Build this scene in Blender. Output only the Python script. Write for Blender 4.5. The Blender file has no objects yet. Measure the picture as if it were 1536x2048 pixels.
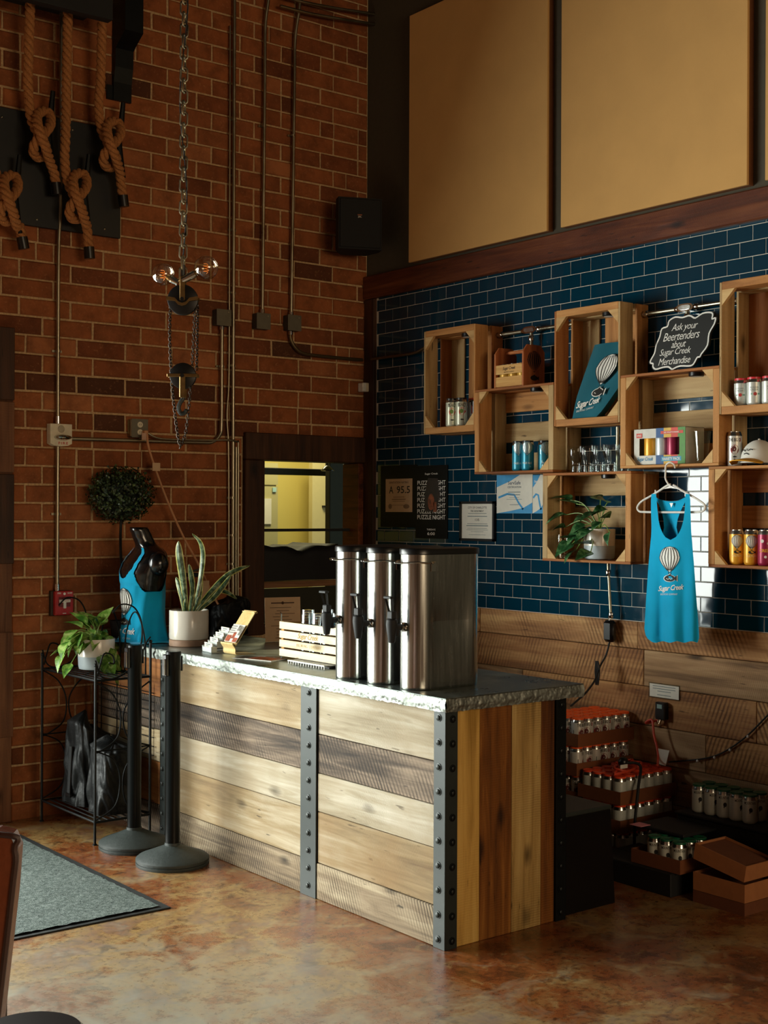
import bpy, bmesh, math, random
from mathutils import Vector, Matrix, Euler
random.seed(7)
sc = bpy.context.scene
C = sc.collection
PI = math.pi

# ------------------------------------------------------------------ camera
FOC = 2647.66                      # focal length for a 1536 x 2048 frame
CAM = Vector((-5.127, -6.722, 1.64))
YAW, ROLL = math.radians(38.0841), math.radians(0.2456)
_r = Vector((math.cos(YAW), -math.sin(YAW), 0)); FWD = Vector((math.sin(YAW), math.cos(YAW), 0)); _u = Vector((0, 0, 1))
RGT = _r*math.cos(ROLL) + _u*math.sin(ROLL); UPV = -_r*math.sin(ROLL) + _u*math.cos(ROLL)
cd = bpy.data.cameras.new('camera'); cam = bpy.data.objects.new('camera', cd); C.objects.link(cam)
cd.sensor_width = 36; cd.lens = FOC*36/2048; cd.clip_start = .05
M4 = Matrix((RGT, UPV, -FWD)).transposed().to_4x4(); M4.translation = CAM; cam.matrix_world = M4
sc.camera = cam

# ------------------------------------------------------------------ world, lights, exposure
w = bpy.data.worlds.new('world'); sc.world = w; w.use_nodes = True
bg = w.node_tree.nodes['Background']; bg.inputs[0].default_value = (.62, .78, .74, 1); bg.inputs[1].default_value = 0.6
sc.view_settings.view_transform = 'Standard'; sc.view_settings.look = 'None'
sc.view_settings.exposure = 0.0; sc.view_settings.gamma = 1.0
def area(name, loc, direction, sx, sy, power, col, spread=180):
    l = bpy.data.lights.new(name, 'AREA'); l.shape = 'RECTANGLE'; l.size = sx; l.size_y = sy; l.energy = power; l.color = col
    l.spread = math.radians(spread)
    o = bpy.data.objects.new(name, l); C.objects.link(o); o.location = loc
    o.rotation_euler = Vector(direction).to_track_quat('-Z', 'Y').to_euler(); return o
# daylight through the glazed street front left of the frame, plus a warm fill lamp added at the far end of the room
area('street_daylight', (-7.4, 1.25, 1.75), (0, -1, -.12), 10.2, 3.3, 2350, (.95, 1.0, .93))
area('rear_warm_fill', (-2.6, -10.85, 2.6), (0, 1, .02), 3.4, 1.9, 168, (1.0, .74, .46))  # added fill for the brick and counter end, no window seen there
area('kitchen_tube_light', (.55, 1.45, 2.8), (0, .2, -1), .9, .4, 30, (1.0, .90, .52))

# pixel of the 1536 x 2048 photograph -> point on a wall, floor or shelf plane of the room
def ray(px, py): return FWD + RGT*((px-768)/FOC) - UPV*((py-1024)/FOC)
def pl(ax, val, px, py):
    d = ray(px, py); return CAM + d*((val-CAM[ax])/d[ax])
def rp(px, py, x=0.): return pl(0, x, px, py)
def bp(px, py, y=0.): return pl(1, y, px, py)
def fp(px, py, z=0.): return pl(2, z, px, py)
def proj(p):
    d = Vector(p)-CAM; wv = d.dot(FWD)
    return (768+FOC*d.dot(RGT)/wv, 1024-FOC*d.dot(UPV)/wv, wv)

# ------------------------------------------------------------------ mesh builder
class MB:
    def __init__(s): s.v = []; s.f = []; s.m = []; s.cur = 0
    def mat(s, i): s.cur = i; return s
    def add(s, vs, fs):
        o = len(s.v); s.v += [tuple(x) for x in vs]
        for f in fs: s.f.append([i+o for i in f]); s.m.append(s.cur)
        return s
    def box(s, x0, y0, z0, x1, y1, z1, b=0.0):
        if x0 > x1: x0, x1 = x1, x0
        if y0 > y1: y0, y1 = y1, y0
        if z0 > z1: z0, z1 = z1, z0
        if b <= 0:
            v = [(x, y, z) for z in (z0, z1) for y in (y0, y1) for x in (x0, x1)]
            return s.add(v, [(0,2,3,1),(4,5,7,6),(0,1,5,4),(2,6,7,3),(0,4,6,2),(1,3,7,5)])
        b = min(b, (x1-x0)*.45, (y1-y0)*.45, (z1-z0)*.45)
        bm = bmesh.new(); bmesh.ops.create_cube(bm, size=1)
        bmesh.ops.scale(bm, vec=(x1-x0, y1-y0, z1-z0), verts=bm.verts)
        bmesh.ops.translate(bm, vec=((x0+x1)/2, (y0+y1)/2, (z0+z1)/2), verts=bm.verts)
        bmesh.ops.bevel(bm, geom=bm.edges[:], offset=b, segments=1, affect='EDGES', profile=.5)
        return s.bm(bm)
    def bm(s, bm):
        bm.verts.index_update(); s.add([v.co[:] for v in bm.verts], [[v.index for v in f.verts] for f in bm.faces]); bm.free(); return s
    def bar(s, a, b, w, h, up=(0, 0, 1)):            # rectangular bar from a to b
        a, b = Vector(a), Vector(b); d = (b-a).normalized(); upv = Vector(up)
        if abs(d.dot(upv)) > .98: upv = Vector((1, 0, 0))
        sx = d.cross(upv).normalized()*w/2; sy = sx.cross(d).normalized()*h/2
        v = [p+i*sx+j*sy for p in (a, b) for i, j in ((-1,-1),(1,-1),(1,1),(-1,1))]
        return s.add(v, [(0,3,2,1),(4,5,6,7),(0,1,5,4),(1,2,6,5),(2,3,7,6),(3,0,4,7)])
    def tube(s, pts, r, n=8, closed=False, caps=True):
        pts = [Vector(p) for p in pts]; N = len(pts)
        rs = r if isinstance(r, (list, tuple)) else [r]*N
        fr = frames(pts, closed); vs = []; fs = []
        for i, p in enumerate(pts):
            t, a, b = fr[i]
            for k in range(n):
                an = 2*PI*k/n; vs.append(p + (a*math.cos(an)+b*math.sin(an))*rs[i])
        L = N if closed else N-1
        for i in range(L):
            j = (i+1) % N
            for k in range(n):
                k2 = (k+1) % n; fs.append((i*n+k, i*n+k2, j*n+k2, j*n+k))
        if caps and not closed:
            fs.append(tuple(range(n-1, -1, -1))); fs.append(tuple(range((N-1)*n, N*n)))
        return s.add(vs, fs)
    def lathe(s, prof, n=24, c=(0, 0, 0), cap=True, sx=1, sy=1):   # prof: (radius, z)
        vs = []; fs = []
        for r, z in prof:
            for k in range(n):
                a = 2*PI*k/n; vs.append((c[0]+r*math.cos(a)*sx, c[1]+r*math.sin(a)*sy, c[2]+z))
        for i in range(len(prof)-1):
            for k in range(n):
                k2 = (k+1) % n; fs.append((i*n+k, i*n+k2, (i+1)*n+k2, (i+1)*n+k))
        if cap:
            if prof[0][0] > 1e-5: fs.append(tuple(range(n-1, -1, -1)))
            if prof[-1][0] > 1e-5: fs.append(tuple(range((len(prof)-1)*n, len(prof)*n)))
        return s.add(vs, fs)
    def cyl(s, a, b, r, n=12, r2=None):
        return s.tube([a, b], [r, r if r2 is None else r2], n)
    def prism(s, poly, fn):            # poly: 2-D points, fn(u, v, side) -> 3-D, side 0/1
        n = len(poly); vs = [fn(u, v, 0) for u, v in poly]+[fn(u, v, 1) for u, v in poly]
        fs = [tuple(range(n-1, -1, -1)), tuple(range(n, 2*n))]
        fs += [(i, (i+1) % n, n+(i+1) % n, n+i) for i in range(n)]
        return s.add(vs, fs)
    def grid(s, rows, closed_u=False):   # rows of 3-D points
        n = len(rows[0]); vs = [p for r in rows for p in r]; fs = []
        for i in range(len(rows)-1):
            for k in range(n if closed_u else n-1):
                k2 = (k+1) % n; fs.append((i*n+k, i*n+k2, (i+1)*n+k2, (i+1)*n+k))
        return s.add(vs, fs)
    def sphere(s, c, r, n=16, m=10, sz=1):
        prof = [(max(r*math.sin(PI*i/m), 1e-4), -r*math.cos(PI*i/m)*sz) for i in range(m+1)]
        return s.lathe(prof, n, c, cap=False)
    def mesh(s, name, mats, smooth=False):
        me = bpy.data.meshes.new(name); me.from_pydata(s.v, [], s.f)
        for m in (mats if isinstance(mats, (list, tuple)) else [mats]): me.materials.append(m)
        if any(s.m): me.polygons.foreach_set('material_index', s.m)
        if smooth:
            me.polygons.foreach_set('use_smooth', [True]*len(me.polygons))
            if smooth != 'full':
                try: me.set_sharp_from_angle(angle=math.radians(38))
                except Exception: pass
        me.update(); return me
    def build(s, name, mats, parent=None, smooth=False, loc=(0, 0, 0), rot=(0, 0, 0), weld=0):
        bm = bmesh.new(); me = s.mesh(name, mats, smooth)
        bm.from_mesh(me)
        if weld: bmesh.ops.remove_doubles(bm, verts=bm.verts, dist=weld)
        bmesh.ops.recalc_face_normals(bm, faces=bm.faces); bm.to_mesh(me); bm.free()
        return link(name, me, parent, loc, rot)
def frames(pts, closed=False):
    N = len(pts); out = []; a = None
    for i in range(N):
        p0 = pts[(i-1) % N] if (closed or i > 0) else pts[i]; p1 = pts[(i+1) % N] if (closed or i < N-1) else pts[i]
        t = (p1-p0); t = t.normalized() if t.length > 1e-9 else Vector((0, 0, 1))
        if a is None:
            ref = Vector((0, 0, 1)) if abs(t.z) < .9 else Vector((1, 0, 0)); a = t.cross(ref).normalized()
        else:
            a = (a - t*a.dot(t)); a = a.normalized() if a.length > 1e-6 else t.orthogonal().normalized()
        out.append((t, a, t.cross(a)))
    return out
def link(name, me, parent=None, loc=(0, 0, 0), rot=(0, 0, 0)):
    o = bpy.data.objects.new(name, me); C.objects.link(o); o.location = loc; o.rotation_euler = rot
    if parent is not None: o.parent = parent
    return o
def tag(o, label, cat, group=None):
    o['label'] = label; o['category'] = cat
    if group: o['group'] = group
    return o
def thing(name, label, cat, loc=(0, 0, 0), rz=0., group=None, rot=None):
    o = bpy.data.objects.new(name, None); C.objects.link(o); o.location = loc
    o.rotation_euler = rot if rot else (0, 0, rz); o.empty_display_size = .05
    return tag(o, label, cat, group)
def struct(o): o['kind'] = 'structure'; return o
def stuff(o): o['kind'] = 'stuff'; return o
def dup(root, loc=None, rot=None, label=None, group=None, parent=None):
    c = root.copy(); C.objects.link(c)
    if parent is not None: c.parent = parent
    if loc is not None: c.location = loc
    if rot is not None: c.rotation_euler = rot
    if label: c['label'] = label
    if group: c['group'] = group
    for ch in list(root.children):
        d = dup(ch, parent=c)
    return c
def smooth_path(pts, per=6, closed=False):          # Catmull-Rom
    P = [Vector(p) for p in pts]; n = len(P); out = []
    for i in range(n if closed else n-1):
        if closed: p0, p1, p2, p3 = P[(i-1) % n], P[i], P[(i+1) % n], P[(i+2) % n]
        else: p0, p1, p2, p3 = P[max(i-1, 0)], P[i], P[i+1], P[min(i+2, n-1)]
        for k in range(per):
            t = k/per
            out.append(.5*((2*p1)+(p2-p0)*t+(2*p0-5*p1+4*p2-p3)*t*t+(3*p1-p0-3*p2+p3)*t**3))
    if not closed: out.append(P[-1])
    return out
_txt = {}
def text2d(s, size=1., shear=0., bold=0., spacing=1., align='CENTER', lines=1.):
    key = (s, shear, bold, spacing, align, lines)
    if key not in _txt:
        cu = bpy.data.curves.new('t', 'FONT'); cu.body = s; cu.size = 1; cu.shear = shear; cu.offset = bold
        cu.space_character = spacing; cu.align_x = align; cu.align_y = 'CENTER'; cu.resolution_u = 2; cu.space_line = lines
        o = bpy.data.objects.new('t', cu); me = o.to_mesh()
        V = [(v.co.x, v.co.y) for v in me.vertices]; F = [list(p.vertices) for p in me.polygons]
        o.to_mesh_clear(); bpy.data.objects.remove(o); bpy.data.curves.remove(cu); _txt[key] = (V, F)
    V, F = _txt[key]; return [(x*size, y*size) for x, y in V], F
def fit(t, wd, ht=None):                             # scale text to a width (and height)
    V, F = t; xs = [v[0] for v in V]; ys = [v[1] for v in V]
    if not xs: return t
    kx = wd/(max(xs)-min(xs)); ky = kx if ht is None else ht/(max(ys)-min(ys))
    cx, cy = (max(xs)+min(xs))/2, (max(ys)+min(ys))/2
    return [((x-cx)*kx, (y-cy)*ky) for x, y in V], F
def put(mb, t, fn, du=0, dv=0):                      # 2-D shape onto a surface fn(u, v)
    mb.add([fn(x+du, y+dv) for x, y in t[0]], t[1]); return mb
def rect2(w, h): return [(-w/2, -h/2), (w/2, -h/2), (w/2, h/2), (-w/2, h/2)], [[0, 1, 2, 3]]
def disc2(rx, ry, n=20): return [(rx*math.cos(2*PI*k/n), ry*math.sin(2*PI*k/n)) for k in range(n)], [list(range(n))]
def merge2(*ts):
    V = []; F = []
    for t, dx, dy in ts:
        o = len(V); V += [(x+dx, y+dy) for x, y in t[0]]; F += [[i+o for i in f] for f in t[1]]
    return V, F
def stroke2(pts, w):
    V = []; F = []
    for i, (x, y) in enumerate(pts):
        a = pts[max(i-1, 0)]; b = pts[min(i+1, len(pts)-1)]
        dx, dy = b[0]-a[0], b[1]-a[1]; L = math.hypot(dx, dy) or 1
        V += [(x-dy/L*w/2, y+dx/L*w/2), (x+dy/L*w/2, y-dx/L*w/2)]
        if i: F.append([2*i-2, 2*i-1, 2*i+1, 2*i])
    return V, F
def balloon2(h=1.):
    """hot-air balloon with a fish hanging below, total height h, centred; returns fill, ribs, fish, fish_marks"""
    def hw(t): return .30*math.sqrt(max(0, 1-((t-.40)/.40)**2)) if t < .40 else .30*math.cos((t-.40)/.60*PI/2)**.85*(1-.12*(t-.40)) + .018
    top, bh = .5*h, .70*h; n = 16; V = []; F = []
    for i in range(n+1):
        t = i/n; wv = hw(t)*h
        for k in range(9): V.append((wv*(k/4-1), top-bh*t))
    for i in range(n):
        for k in range(8): F.append([i*9+k, i*9+k+1, (i+1)*9+k+1, (i+1)*9+k])
    fill = (V, F); ribs = []
    for q in (-.78, -.47, -.16, .16, .47, .78):
        ribs.append((stroke2([(hw(i/20)*h*q, top-bh*i/20) for i in range(1, 20)], .020*h), 0, 0))
    ribs.append((stroke2([(hw(i/24)*h, top-bh*i/24) for i in range(25)], .013*h), 0, 0)); ribs.append((stroke2([(-hw(i/24)*h, top-bh*i/24) for i in range(25)], .013*h), 0, 0))
    for sx in (-1, 1): ribs.append((stroke2([(sx*.035*h, top-bh), (sx*.03*h, top-bh-.07*h)], .014*h), 0, 0))
    fish = merge2((disc2(.165*h, .085*h), 0, -.385*h), (([(0, 0), (.10*h, .075*h), (.10*h, -.075*h)], [[0, 1, 2]]), .12*h, -.385*h), (([(-.06*h, 0), (.05*h, 0), (.02*h, .045*h)], [[0, 1, 2]]), 0, -.31*h))
    marks = merge2(*[(rect2(.03*h, .02*h), (-.09+.04*k)*h, -.39*h-.018*h*(k % 2)) for k in range(5)])
    return fill, merge2(*ribs), fish, marks
# ------------------------------------------------------------------ materials
def lin(h):
    h = h.lstrip('#'); o = []
    for i in (0, 2, 4):
        c = int(h[i:i+2], 16)/255; o.append(c/12.92 if c <= .04045 else ((c+.055)/1.055)**2.4)
    return (*o, 1)
def col(c): return lin(c) if isinstance(c, str) else (*c[:3], 1)
def nd(nt, t, ins=None, **props):
    n = nt.nodes.new(t)
    for k, v in props.items(): setattr(n, k, v)
    for k, v in (ins or {}).items():
        s = n.inputs[k]
        if isinstance(v, bpy.types.NodeSocket): nt.links.new(v, s)
        else: s.default_value = v
    return n
def ramp(nt, fac, stops):
    n = nt.nodes.new('ShaderNodeValToRGB'); nt.links.new(fac, n.inputs[0]); e = n.color_ramp.elements
    while len(e) < len(stops): e.new(.5)
    for i, (p, c) in enumerate(stops): e[i].position = p; e[i].color = col(c) if not isinstance(c, (int, float)) else (c, c, c, 1)
    return n.outputs[0]
def mixc(nt, fac, a, b, mode='MIX'):
    n = nt.nodes.new('ShaderNodeMix'); n.data_type = 'RGBA'; n.blend_type = mode
    for s, v in ((n.inputs[0], fac), (n.inputs[6], a), (n.inputs[7], b)):
        if isinstance(v, bpy.types.NodeSocket): nt.links.new(v, s)
        elif isinstance(v, (int, float)): s.default_value = v if s == n.inputs[0] else (v, v, v, 1)
        else: s.default_value = col(v)
    return n.outputs[2]
def mth(nt, op, a, b=0.): return nd(nt, 'ShaderNodeMath', {0: a, 1: b}, operation=op).outputs[0]
def new(name):
    m = bpy.data.materials.new(name); m.use_nodes = True; nt = m.node_tree
    return m, nt, nt.nodes['Principled BSDF']
def co(nt, scale=(1, 1, 1), rot=(0, 0, 0), rnd=True, src='Object'):
    v = nd(nt, 'ShaderNodeTexCoord').outputs[src]
    if rnd:
        oi = nd(nt, 'ShaderNodeObjectInfo').outputs['Random']
        v = nd(nt, 'ShaderNodeVectorMath', {0: v, 1: nd(nt, 'ShaderNodeCombineXYZ', {0: mth(nt, 'MULTIPLY', oi, 37.), 1: mth(nt, 'MULTIPLY', oi, 91.), 2: mth(nt, 'MULTIPLY', oi, 53.)}).outputs[0]}, operation='ADD').outputs[0]
    return nd(nt, 'ShaderNodeMapping', {0: v, 2: rot, 3: scale}).outputs[0]
def noise(nt, v, scale, detail=5., rough=.55, dist=0.):
    return nd(nt, 'ShaderNodeTexNoise', {'Vector': v, 'Scale': scale, 'Detail': detail, 'Roughness': rough, 'Distortion': dist}).outputs[0]
def bump(nt, b, h, strength=.3, dist=.01):
    n = nd(nt, 'ShaderNodeBump', {'Strength': strength, 'Distance': dist, 'Height': h}); nt.links.new(n.outputs[0], b.inputs['Normal'])
_pm = {}
def plain(name, c, rough=.6, metal=0., spec=.5, var=.12, bumpy=0., nscale=30., emit=0., coat=0., sheen=0.):
    if name in _pm: return _pm[name]
    m, nt, b = new(name); v = co(nt); n = noise(nt, v, nscale)
    c = col(c); k = 1-var; k2 = 1+var*.5
    nt.links.new(ramp(nt, n, [(.3, (c[0]*k, c[1]*k, c[2]*k)), (.7, (min(c[0]*k2, 1), min(c[1]*k2, 1), min(c[2]*k2, 1)))]), b.inputs['Base Color'])
    b.inputs['Roughness'].default_value = rough; b.inputs['Metallic'].default_value = metal; b.inputs['Specular IOR Level'].default_value = spec
    if bumpy: bump(nt, b, n, bumpy)
    if coat: b.inputs['Coat Weight'].default_value = coat; b.inputs['Coat Roughness'].default_value = .1
    if sheen: b.inputs['Sheen Weight'].default_value = sheen
    if emit: b.inputs['Emission Color'].default_value = c; b.inputs['Emission Strength'].default_value = emit
    _pm[name] = m; return m
def wood(name, dark, mid, light, axis=1, saw=0., knots=.5, rough=.72, grain=1., contrast=1., stain=None, slant=.35, band=55.):
    """axis: grain direction (0 x, 1 y, 2 z)"""
    m, nt, b = new(name); s = [26.*grain]*3; s[axis] = 1.6
    v = co(nt, tuple(s)); n1 = noise(nt, v, 1., 7, .62, .6)
    s2 = [5.]*3; s2[axis] = 1.1; n2 = noise(nt, co(nt, tuple(s2)), 1., 3, .5, .4)
    f = mth(nt, 'ADD', mth(nt, 'MULTIPLY', n1, .62), mth(nt, 'MULTIPLY', n2, .42))
    lo, hi = .5-.17/contrast, .5+.17/contrast
    base = ramp(nt, f, [(lo, dark), (.5, mid), (hi, light)]); h = n1
    if saw:
        rot = [0, 0, 0]
        if axis == 1: rot[0] = slant
        elif axis == 2: rot[0] = slant
        else: rot[1] = slant
        wv = nd(nt, 'ShaderNodeTexWave', {'Vector': co(nt, (1, 1, 1), tuple(rot)), 'Scale': band, 'Distortion': 2.2, 'Detail': 3., 'Detail Scale': .8}, wave_type='BANDS', bands_direction='XYZ'[axis]).outputs[1]
        wn = noise(nt, co(nt, (3, 3, 3)), 1., 3)
        wm = mth(nt, 'MULTIPLY', ramp(nt, wv, [(.35, 0.), (.8, 1.)]), ramp(nt, wn, [(.40, .05), (.62, 1.)]))
        base = mixc(nt, mth(nt, 'MULTIPLY', wm, saw), base, dark); h = mth(nt, 'SUBTRACT', n1, mth(nt, 'MULTIPLY', wm, .6))
    if knots:
        s3 = [7.]*3; s3[axis] = 3.2
        vo = nd(nt, 'ShaderNodeTexVoronoi', {'Vector': co(nt, tuple(s3)), 'Scale': 1., 'Randomness': 1.})
        rn = mth(nt, 'GREATER_THAN', nd(nt, 'ShaderNodeSeparateColor', {0: vo.outputs['Color']}).outputs[0], 1-.8*knots)
        kd = mth(nt, 'ADD', vo.outputs['Distance'], mth(nt, 'MULTIPLY', mth(nt, 'SUBTRACT', n1, .5), .25))
        kf = mth(nt, 'MULTIPLY', ramp(nt, kd, [(.05, 1.), (.2, 0.)]), rn)
        base = mixc(nt, mth(nt, 'MULTIPLY', kf, .85), base, tuple(x*.35 for x in col(dark)[:3]))
        # small cracks and nail marks
        cr = [60.]*3; cr[axis] = 9.; cn = noise(nt, co(nt, tuple(cr)), 1., 2, .5)
        base = mixc(nt, ramp(nt, cn, [(.70, 0.), (.76, .75)]), base, tuple(x*.3 for x in col(dark)[:3]))
    if stain:
        sn = noise(nt, co(nt, (2.2, 2.2, 2.2)), 1., 4); base = mixc(nt, ramp(nt, sn, [(.42, 0.), (.68, .75)]), base, stain)
    nt.links.new(base, b.inputs['Base Color']); b.inputs['Roughness'].default_value = rough; b.inputs['Specular IOR Level'].default_value = .3
    bump(nt, b, h, .35, .006); return m
def glass(name, tint=(.94, .97, .96), ior=1.45, base=.03):
    m, nt, b = new(name); nt.nodes.remove(b)
    tr = nd(nt, 'ShaderNodeBsdfTransparent', {0: (*tint, 1)}); gl = nd(nt, 'ShaderNodeBsdfGlossy', {0: (1, 1, 1, 1), 'Roughness': .03})
    fr = nd(nt, 'ShaderNodeLayerWeight', {0: .5}); fac = mth(nt, 'ADD', mth(nt, 'MULTIPLY', mth(nt, 'POWER', fr.outputs[1], 3.5), .55*(ior-1)/.45), base)
    mx = nd(nt, 'ShaderNodeMixShader', {0: fac, 1: tr.outputs[0], 2: gl.outputs[0]})
    nt.links.new(mx.outputs[0], nt.nodes['Material Output'].inputs[0]); return m
def rnd_island(nt):
    g = nd(nt, 'ShaderNodeNewGeometry').outputs['Random Per Island']; o = nd(nt, 'ShaderNodeObjectInfo').outputs['Random']
    return mth(nt, 'FRACT', mth(nt, 'ADD', g, mth(nt, 'MULTIPLY', o, 7.31)))
def brick_mat():
    m, nt, b = new('brick_clay'); r = rnd_island(nt)
    base = ramp(nt, r, [(0., '#4f2e1c'), (.07, '#7a4224'), (.35, '#93532c'), (.6, '#a05c32'), (.8, '#8c4f2c'), (1., '#a9683e')])
    v = co(nt, (1, 1, 1)); n = noise(nt, v, 9., 8, .65); n2 = noise(nt, v, 60., 4, .6)
    base = mixc(nt, ramp(nt, n, [(.30, .6), (.60, 0.)]), base, '#44240f'); base = mixc(nt, ramp(nt, n2, [(.58, 0.), (.75, .35)]), base, '#c08a5c')
    nt.links.new(base, b.inputs['Base Color']); b.inputs['Roughness'].default_value = .82; b.inputs['Specular IOR Level'].default_value = .25
    bump(nt, b, mth(nt, 'ADD', n, mth(nt, 'MULTIPLY', n2, .4)), .55, .008); return m
def tile_mat():
    m, nt, b = new('glazed_blue_tile'); r = rnd_island(nt); n = noise(nt, co(nt), 14., 3)
    base = ramp(nt, mth(nt, 'ADD', mth(nt, 'MULTIPLY', r, .5), mth(nt, 'MULTIPLY', n, .4)), [(.15, '#062e3f'), (.9, '#083548')])
    nt.links.new(base, b.inputs['Base Color']); b.inputs['Roughness'].default_value = .07; b.inputs['Specular IOR Level'].default_value = .5
    bump(nt, b, noise(nt, co(nt), 11., 1.), .05, .02); return m
def floor_mat():
    m, nt, b = new('stained_concrete'); v = co(nt, (1, 1, 1), rnd=False)
    n1 = noise(nt, v, 1.1, 9, .62, .8); n2 = noise(nt, v, 4.5, 8, .7, .5); n3 = noise(nt, v, 38., 5, .7)
    f = mth(nt, 'ADD', mth(nt, 'MULTIPLY', n1, .6), mth(nt, 'MULTIPLY', n2, .42))
    base = ramp(nt, f, [(.34, '#24130a'), (.42, '#5c2f15'), (.47, '#84461f'), (.52, '#8a5a30'), (.57, '#a0804e'), (.63, '#7e4c26'), (.72, '#97754a')])
    base = mixc(nt, ramp(nt, n3, [(.35, .6), (.52, 0.)]), base, '#3a2415')
    n4 = noise(nt, v, 12., 7, .72, .7); base = mixc(nt, ramp(nt, n4, [(.36, .7), (.46, 0.)]), base, '#3c200f'); base = mixc(nt, ramp(nt, n4, [(.56, 0.), (.66, .5)]), base, '#a88a58')
    sc_ = nd(nt, 'ShaderNodeTexNoise', {'Vector': co(nt, (3, 30, 1), (0, 0, .6), rnd=False), 'Scale': 2.2, 'Detail': 4.}).outputs[0]
    base = mixc(nt, ramp(nt, sc_, [(.68, 0.), (.72, .6)]), base, '#1c120b')
    # window sheen near the entrance, painted into the floor colour as grey
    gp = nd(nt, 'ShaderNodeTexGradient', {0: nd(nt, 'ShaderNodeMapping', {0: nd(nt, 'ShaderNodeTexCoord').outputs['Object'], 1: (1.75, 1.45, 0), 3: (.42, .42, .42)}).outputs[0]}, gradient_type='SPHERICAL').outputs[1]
    grey_sheen = ramp(nt, mth(nt, 'ADD', gp, mth(nt, 'MULTIPLY', mth(nt, 'SUBTRACT', n2, .5), 1.3)), [(.05, 0.), (.6, .8)]); base = mixc(nt, grey_sheen, base, '#97968a')
    nt.links.new(base, b.inputs['Base Color'])
    nt.links.new(ramp(nt, mth(nt, 'ADD', mth(nt, 'MULTIPLY', n2, .6), mth(nt, 'MULTIPLY', n3, .4)), [(.3, .22), (.7, .36)]), b.inputs['Roughness'])
    b.inputs['Specular IOR Level'].default_value = .9; b.inputs['Coat Weight'].default_value = .3; b.inputs['Coat Roughness'].default_value = .26; bump(nt, b, mth(nt, 'ADD', n2, mth(nt, 'MULTIPLY', n3, .3)), .12, .004); return m
def steel(name, c='#c9c9c4', rough=.22, aniso=None, streak=True, bumpy=0.):
    m, nt, b = new(name); n = noise(nt, co(nt, (120, 120, 2) if streak else (6, 6, 6)), 1., 4)
    nt.links.new(ramp(nt, n, [(.3, tuple(x*.8 for x in col(c)[:3])), (.7, c)]), b.inputs['Base Color']); b.inputs['Metallic'].default_value = 1
    nt.links.new(ramp(nt, n, [(.3, rough*.75), (.7, rough*1.3)]), b.inputs['Roughness'])
    if bumpy: bump(nt, b, nd(nt, 'ShaderNodeTexVoronoi', {'Vector': co(nt), 'Scale': 70.}, feature='SMOOTH_F1').outputs[0], bumpy, .004)
    return m
def zinc_mat():
    m, nt, b = new('zinc_top'); n = noise(nt, co(nt, (1, 1, 1)), 5., 8, .7, .6)
    nt.links.new(ramp(nt, n, [(.32, '#4b5350'), (.5, '#7d8682'), (.7, '#a9b0aa')]), b.inputs['Base Color']); b.inputs['Metallic'].default_value = .92
    nt.links.new(ramp(nt, n, [(.3, .22), (.7, .46)]), b.inputs['Roughness']); return m
def mat_carpet():
    m, nt, b = new('grey_carpet_pile'); v = co(nt); n = noise(nt, v, 260., 3, .8); n2 = noise(nt, v, 60., 3)
    nt.links.new(ramp(nt, mth(nt, 'ADD', mth(nt, 'MULTIPLY', n, .75), mth(nt, 'MULTIPLY', n2, .25)), [(.38, '#2c3533'), (.5, '#6a7672'), (.62, '#aab4ae')]), b.inputs['Base Color'])
    b.inputs['Roughness'].default_value = .95; b.inputs['Specular IOR Level'].default_value = .1; bump(nt, b, n, 1., .012); return m
def leafy(name, c1, c2, c3, rough=.38):
    m, nt, b = new(name); n = noise(nt, co(nt, (1, 1, 1)), 28., 3, .6, .5)
    nt.links.new(ramp(nt, n, [(.38, c1), (.52, c2), (.66, c3)]), b.inputs['Base Color']); b.inputs['Roughness'].default_value = rough
    b.inputs['Subsurface Weight'].default_value = 0; return m
def cloth(name, c, rough=.9):
    m, nt, b = new(name); v = co(nt); n = noise(nt, v, 400., 2); n2 = noise(nt, v, 6., 3); cc = col(c)[:3]
    nt.links.new(ramp(nt, n2, [(.3, tuple(x*.9 for x in cc)), (.7, tuple(min(1, x*1.06) for x in cc))]), b.inputs['Base Color'])
    b.inputs['Roughness'].default_value = rough; b.inputs['Specular IOR Level'].default_value = .15; b.inputs['Sheen Weight'].default_value = .15
    bump(nt, b, n, .12, .002); return m

BRICK = brick_mat(); MORTAR = plain('mortar', '#c4a276', .9, bumpy=.6, nscale=80, var=.3)
TILE = tile_mat(); GROUT = plain('grout', '#c8c4b6', .9, var=.15)
FLOORM = floor_mat(); PAINT = plain('dark_olive_paint', '#4a4334', .85, var=.08)
PANEL = plain('tan_acoustic_board', '#cfa05f', .9, var=.06, nscale=4)
BEAM = wood('beam_stain', '#2a1208', '#5a2a12', '#7a4422', 1, knots=.5, rough=.55, saw=.25)
TRIMW = wood('dark_post_stain', '#1c0e08', '#38200f', '#4e2e18', 2, knots=.3, rough=.6)
CASING = wood('casing_wood', '#3a2213', '#64402a', '#83583a', 2, knots=.3, saw=.2)
WAINS = [wood('barn_board_%s' % n, d, mm, l, 1, saw=sw, knots=.7, slant=sl, band=bd) for n, d, mm, l, sw, sl, bd in (
    ('brown', '#5c3a1e', '#a5764a', '#c99e68', .8, .45, 14.), ('grey', '#5a422c', '#a07d58', '#c0a078', .25, .3, 30.), ('red', '#52331c', '#98683e', '#bb8c58', .75, -.35, 14.))]
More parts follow.
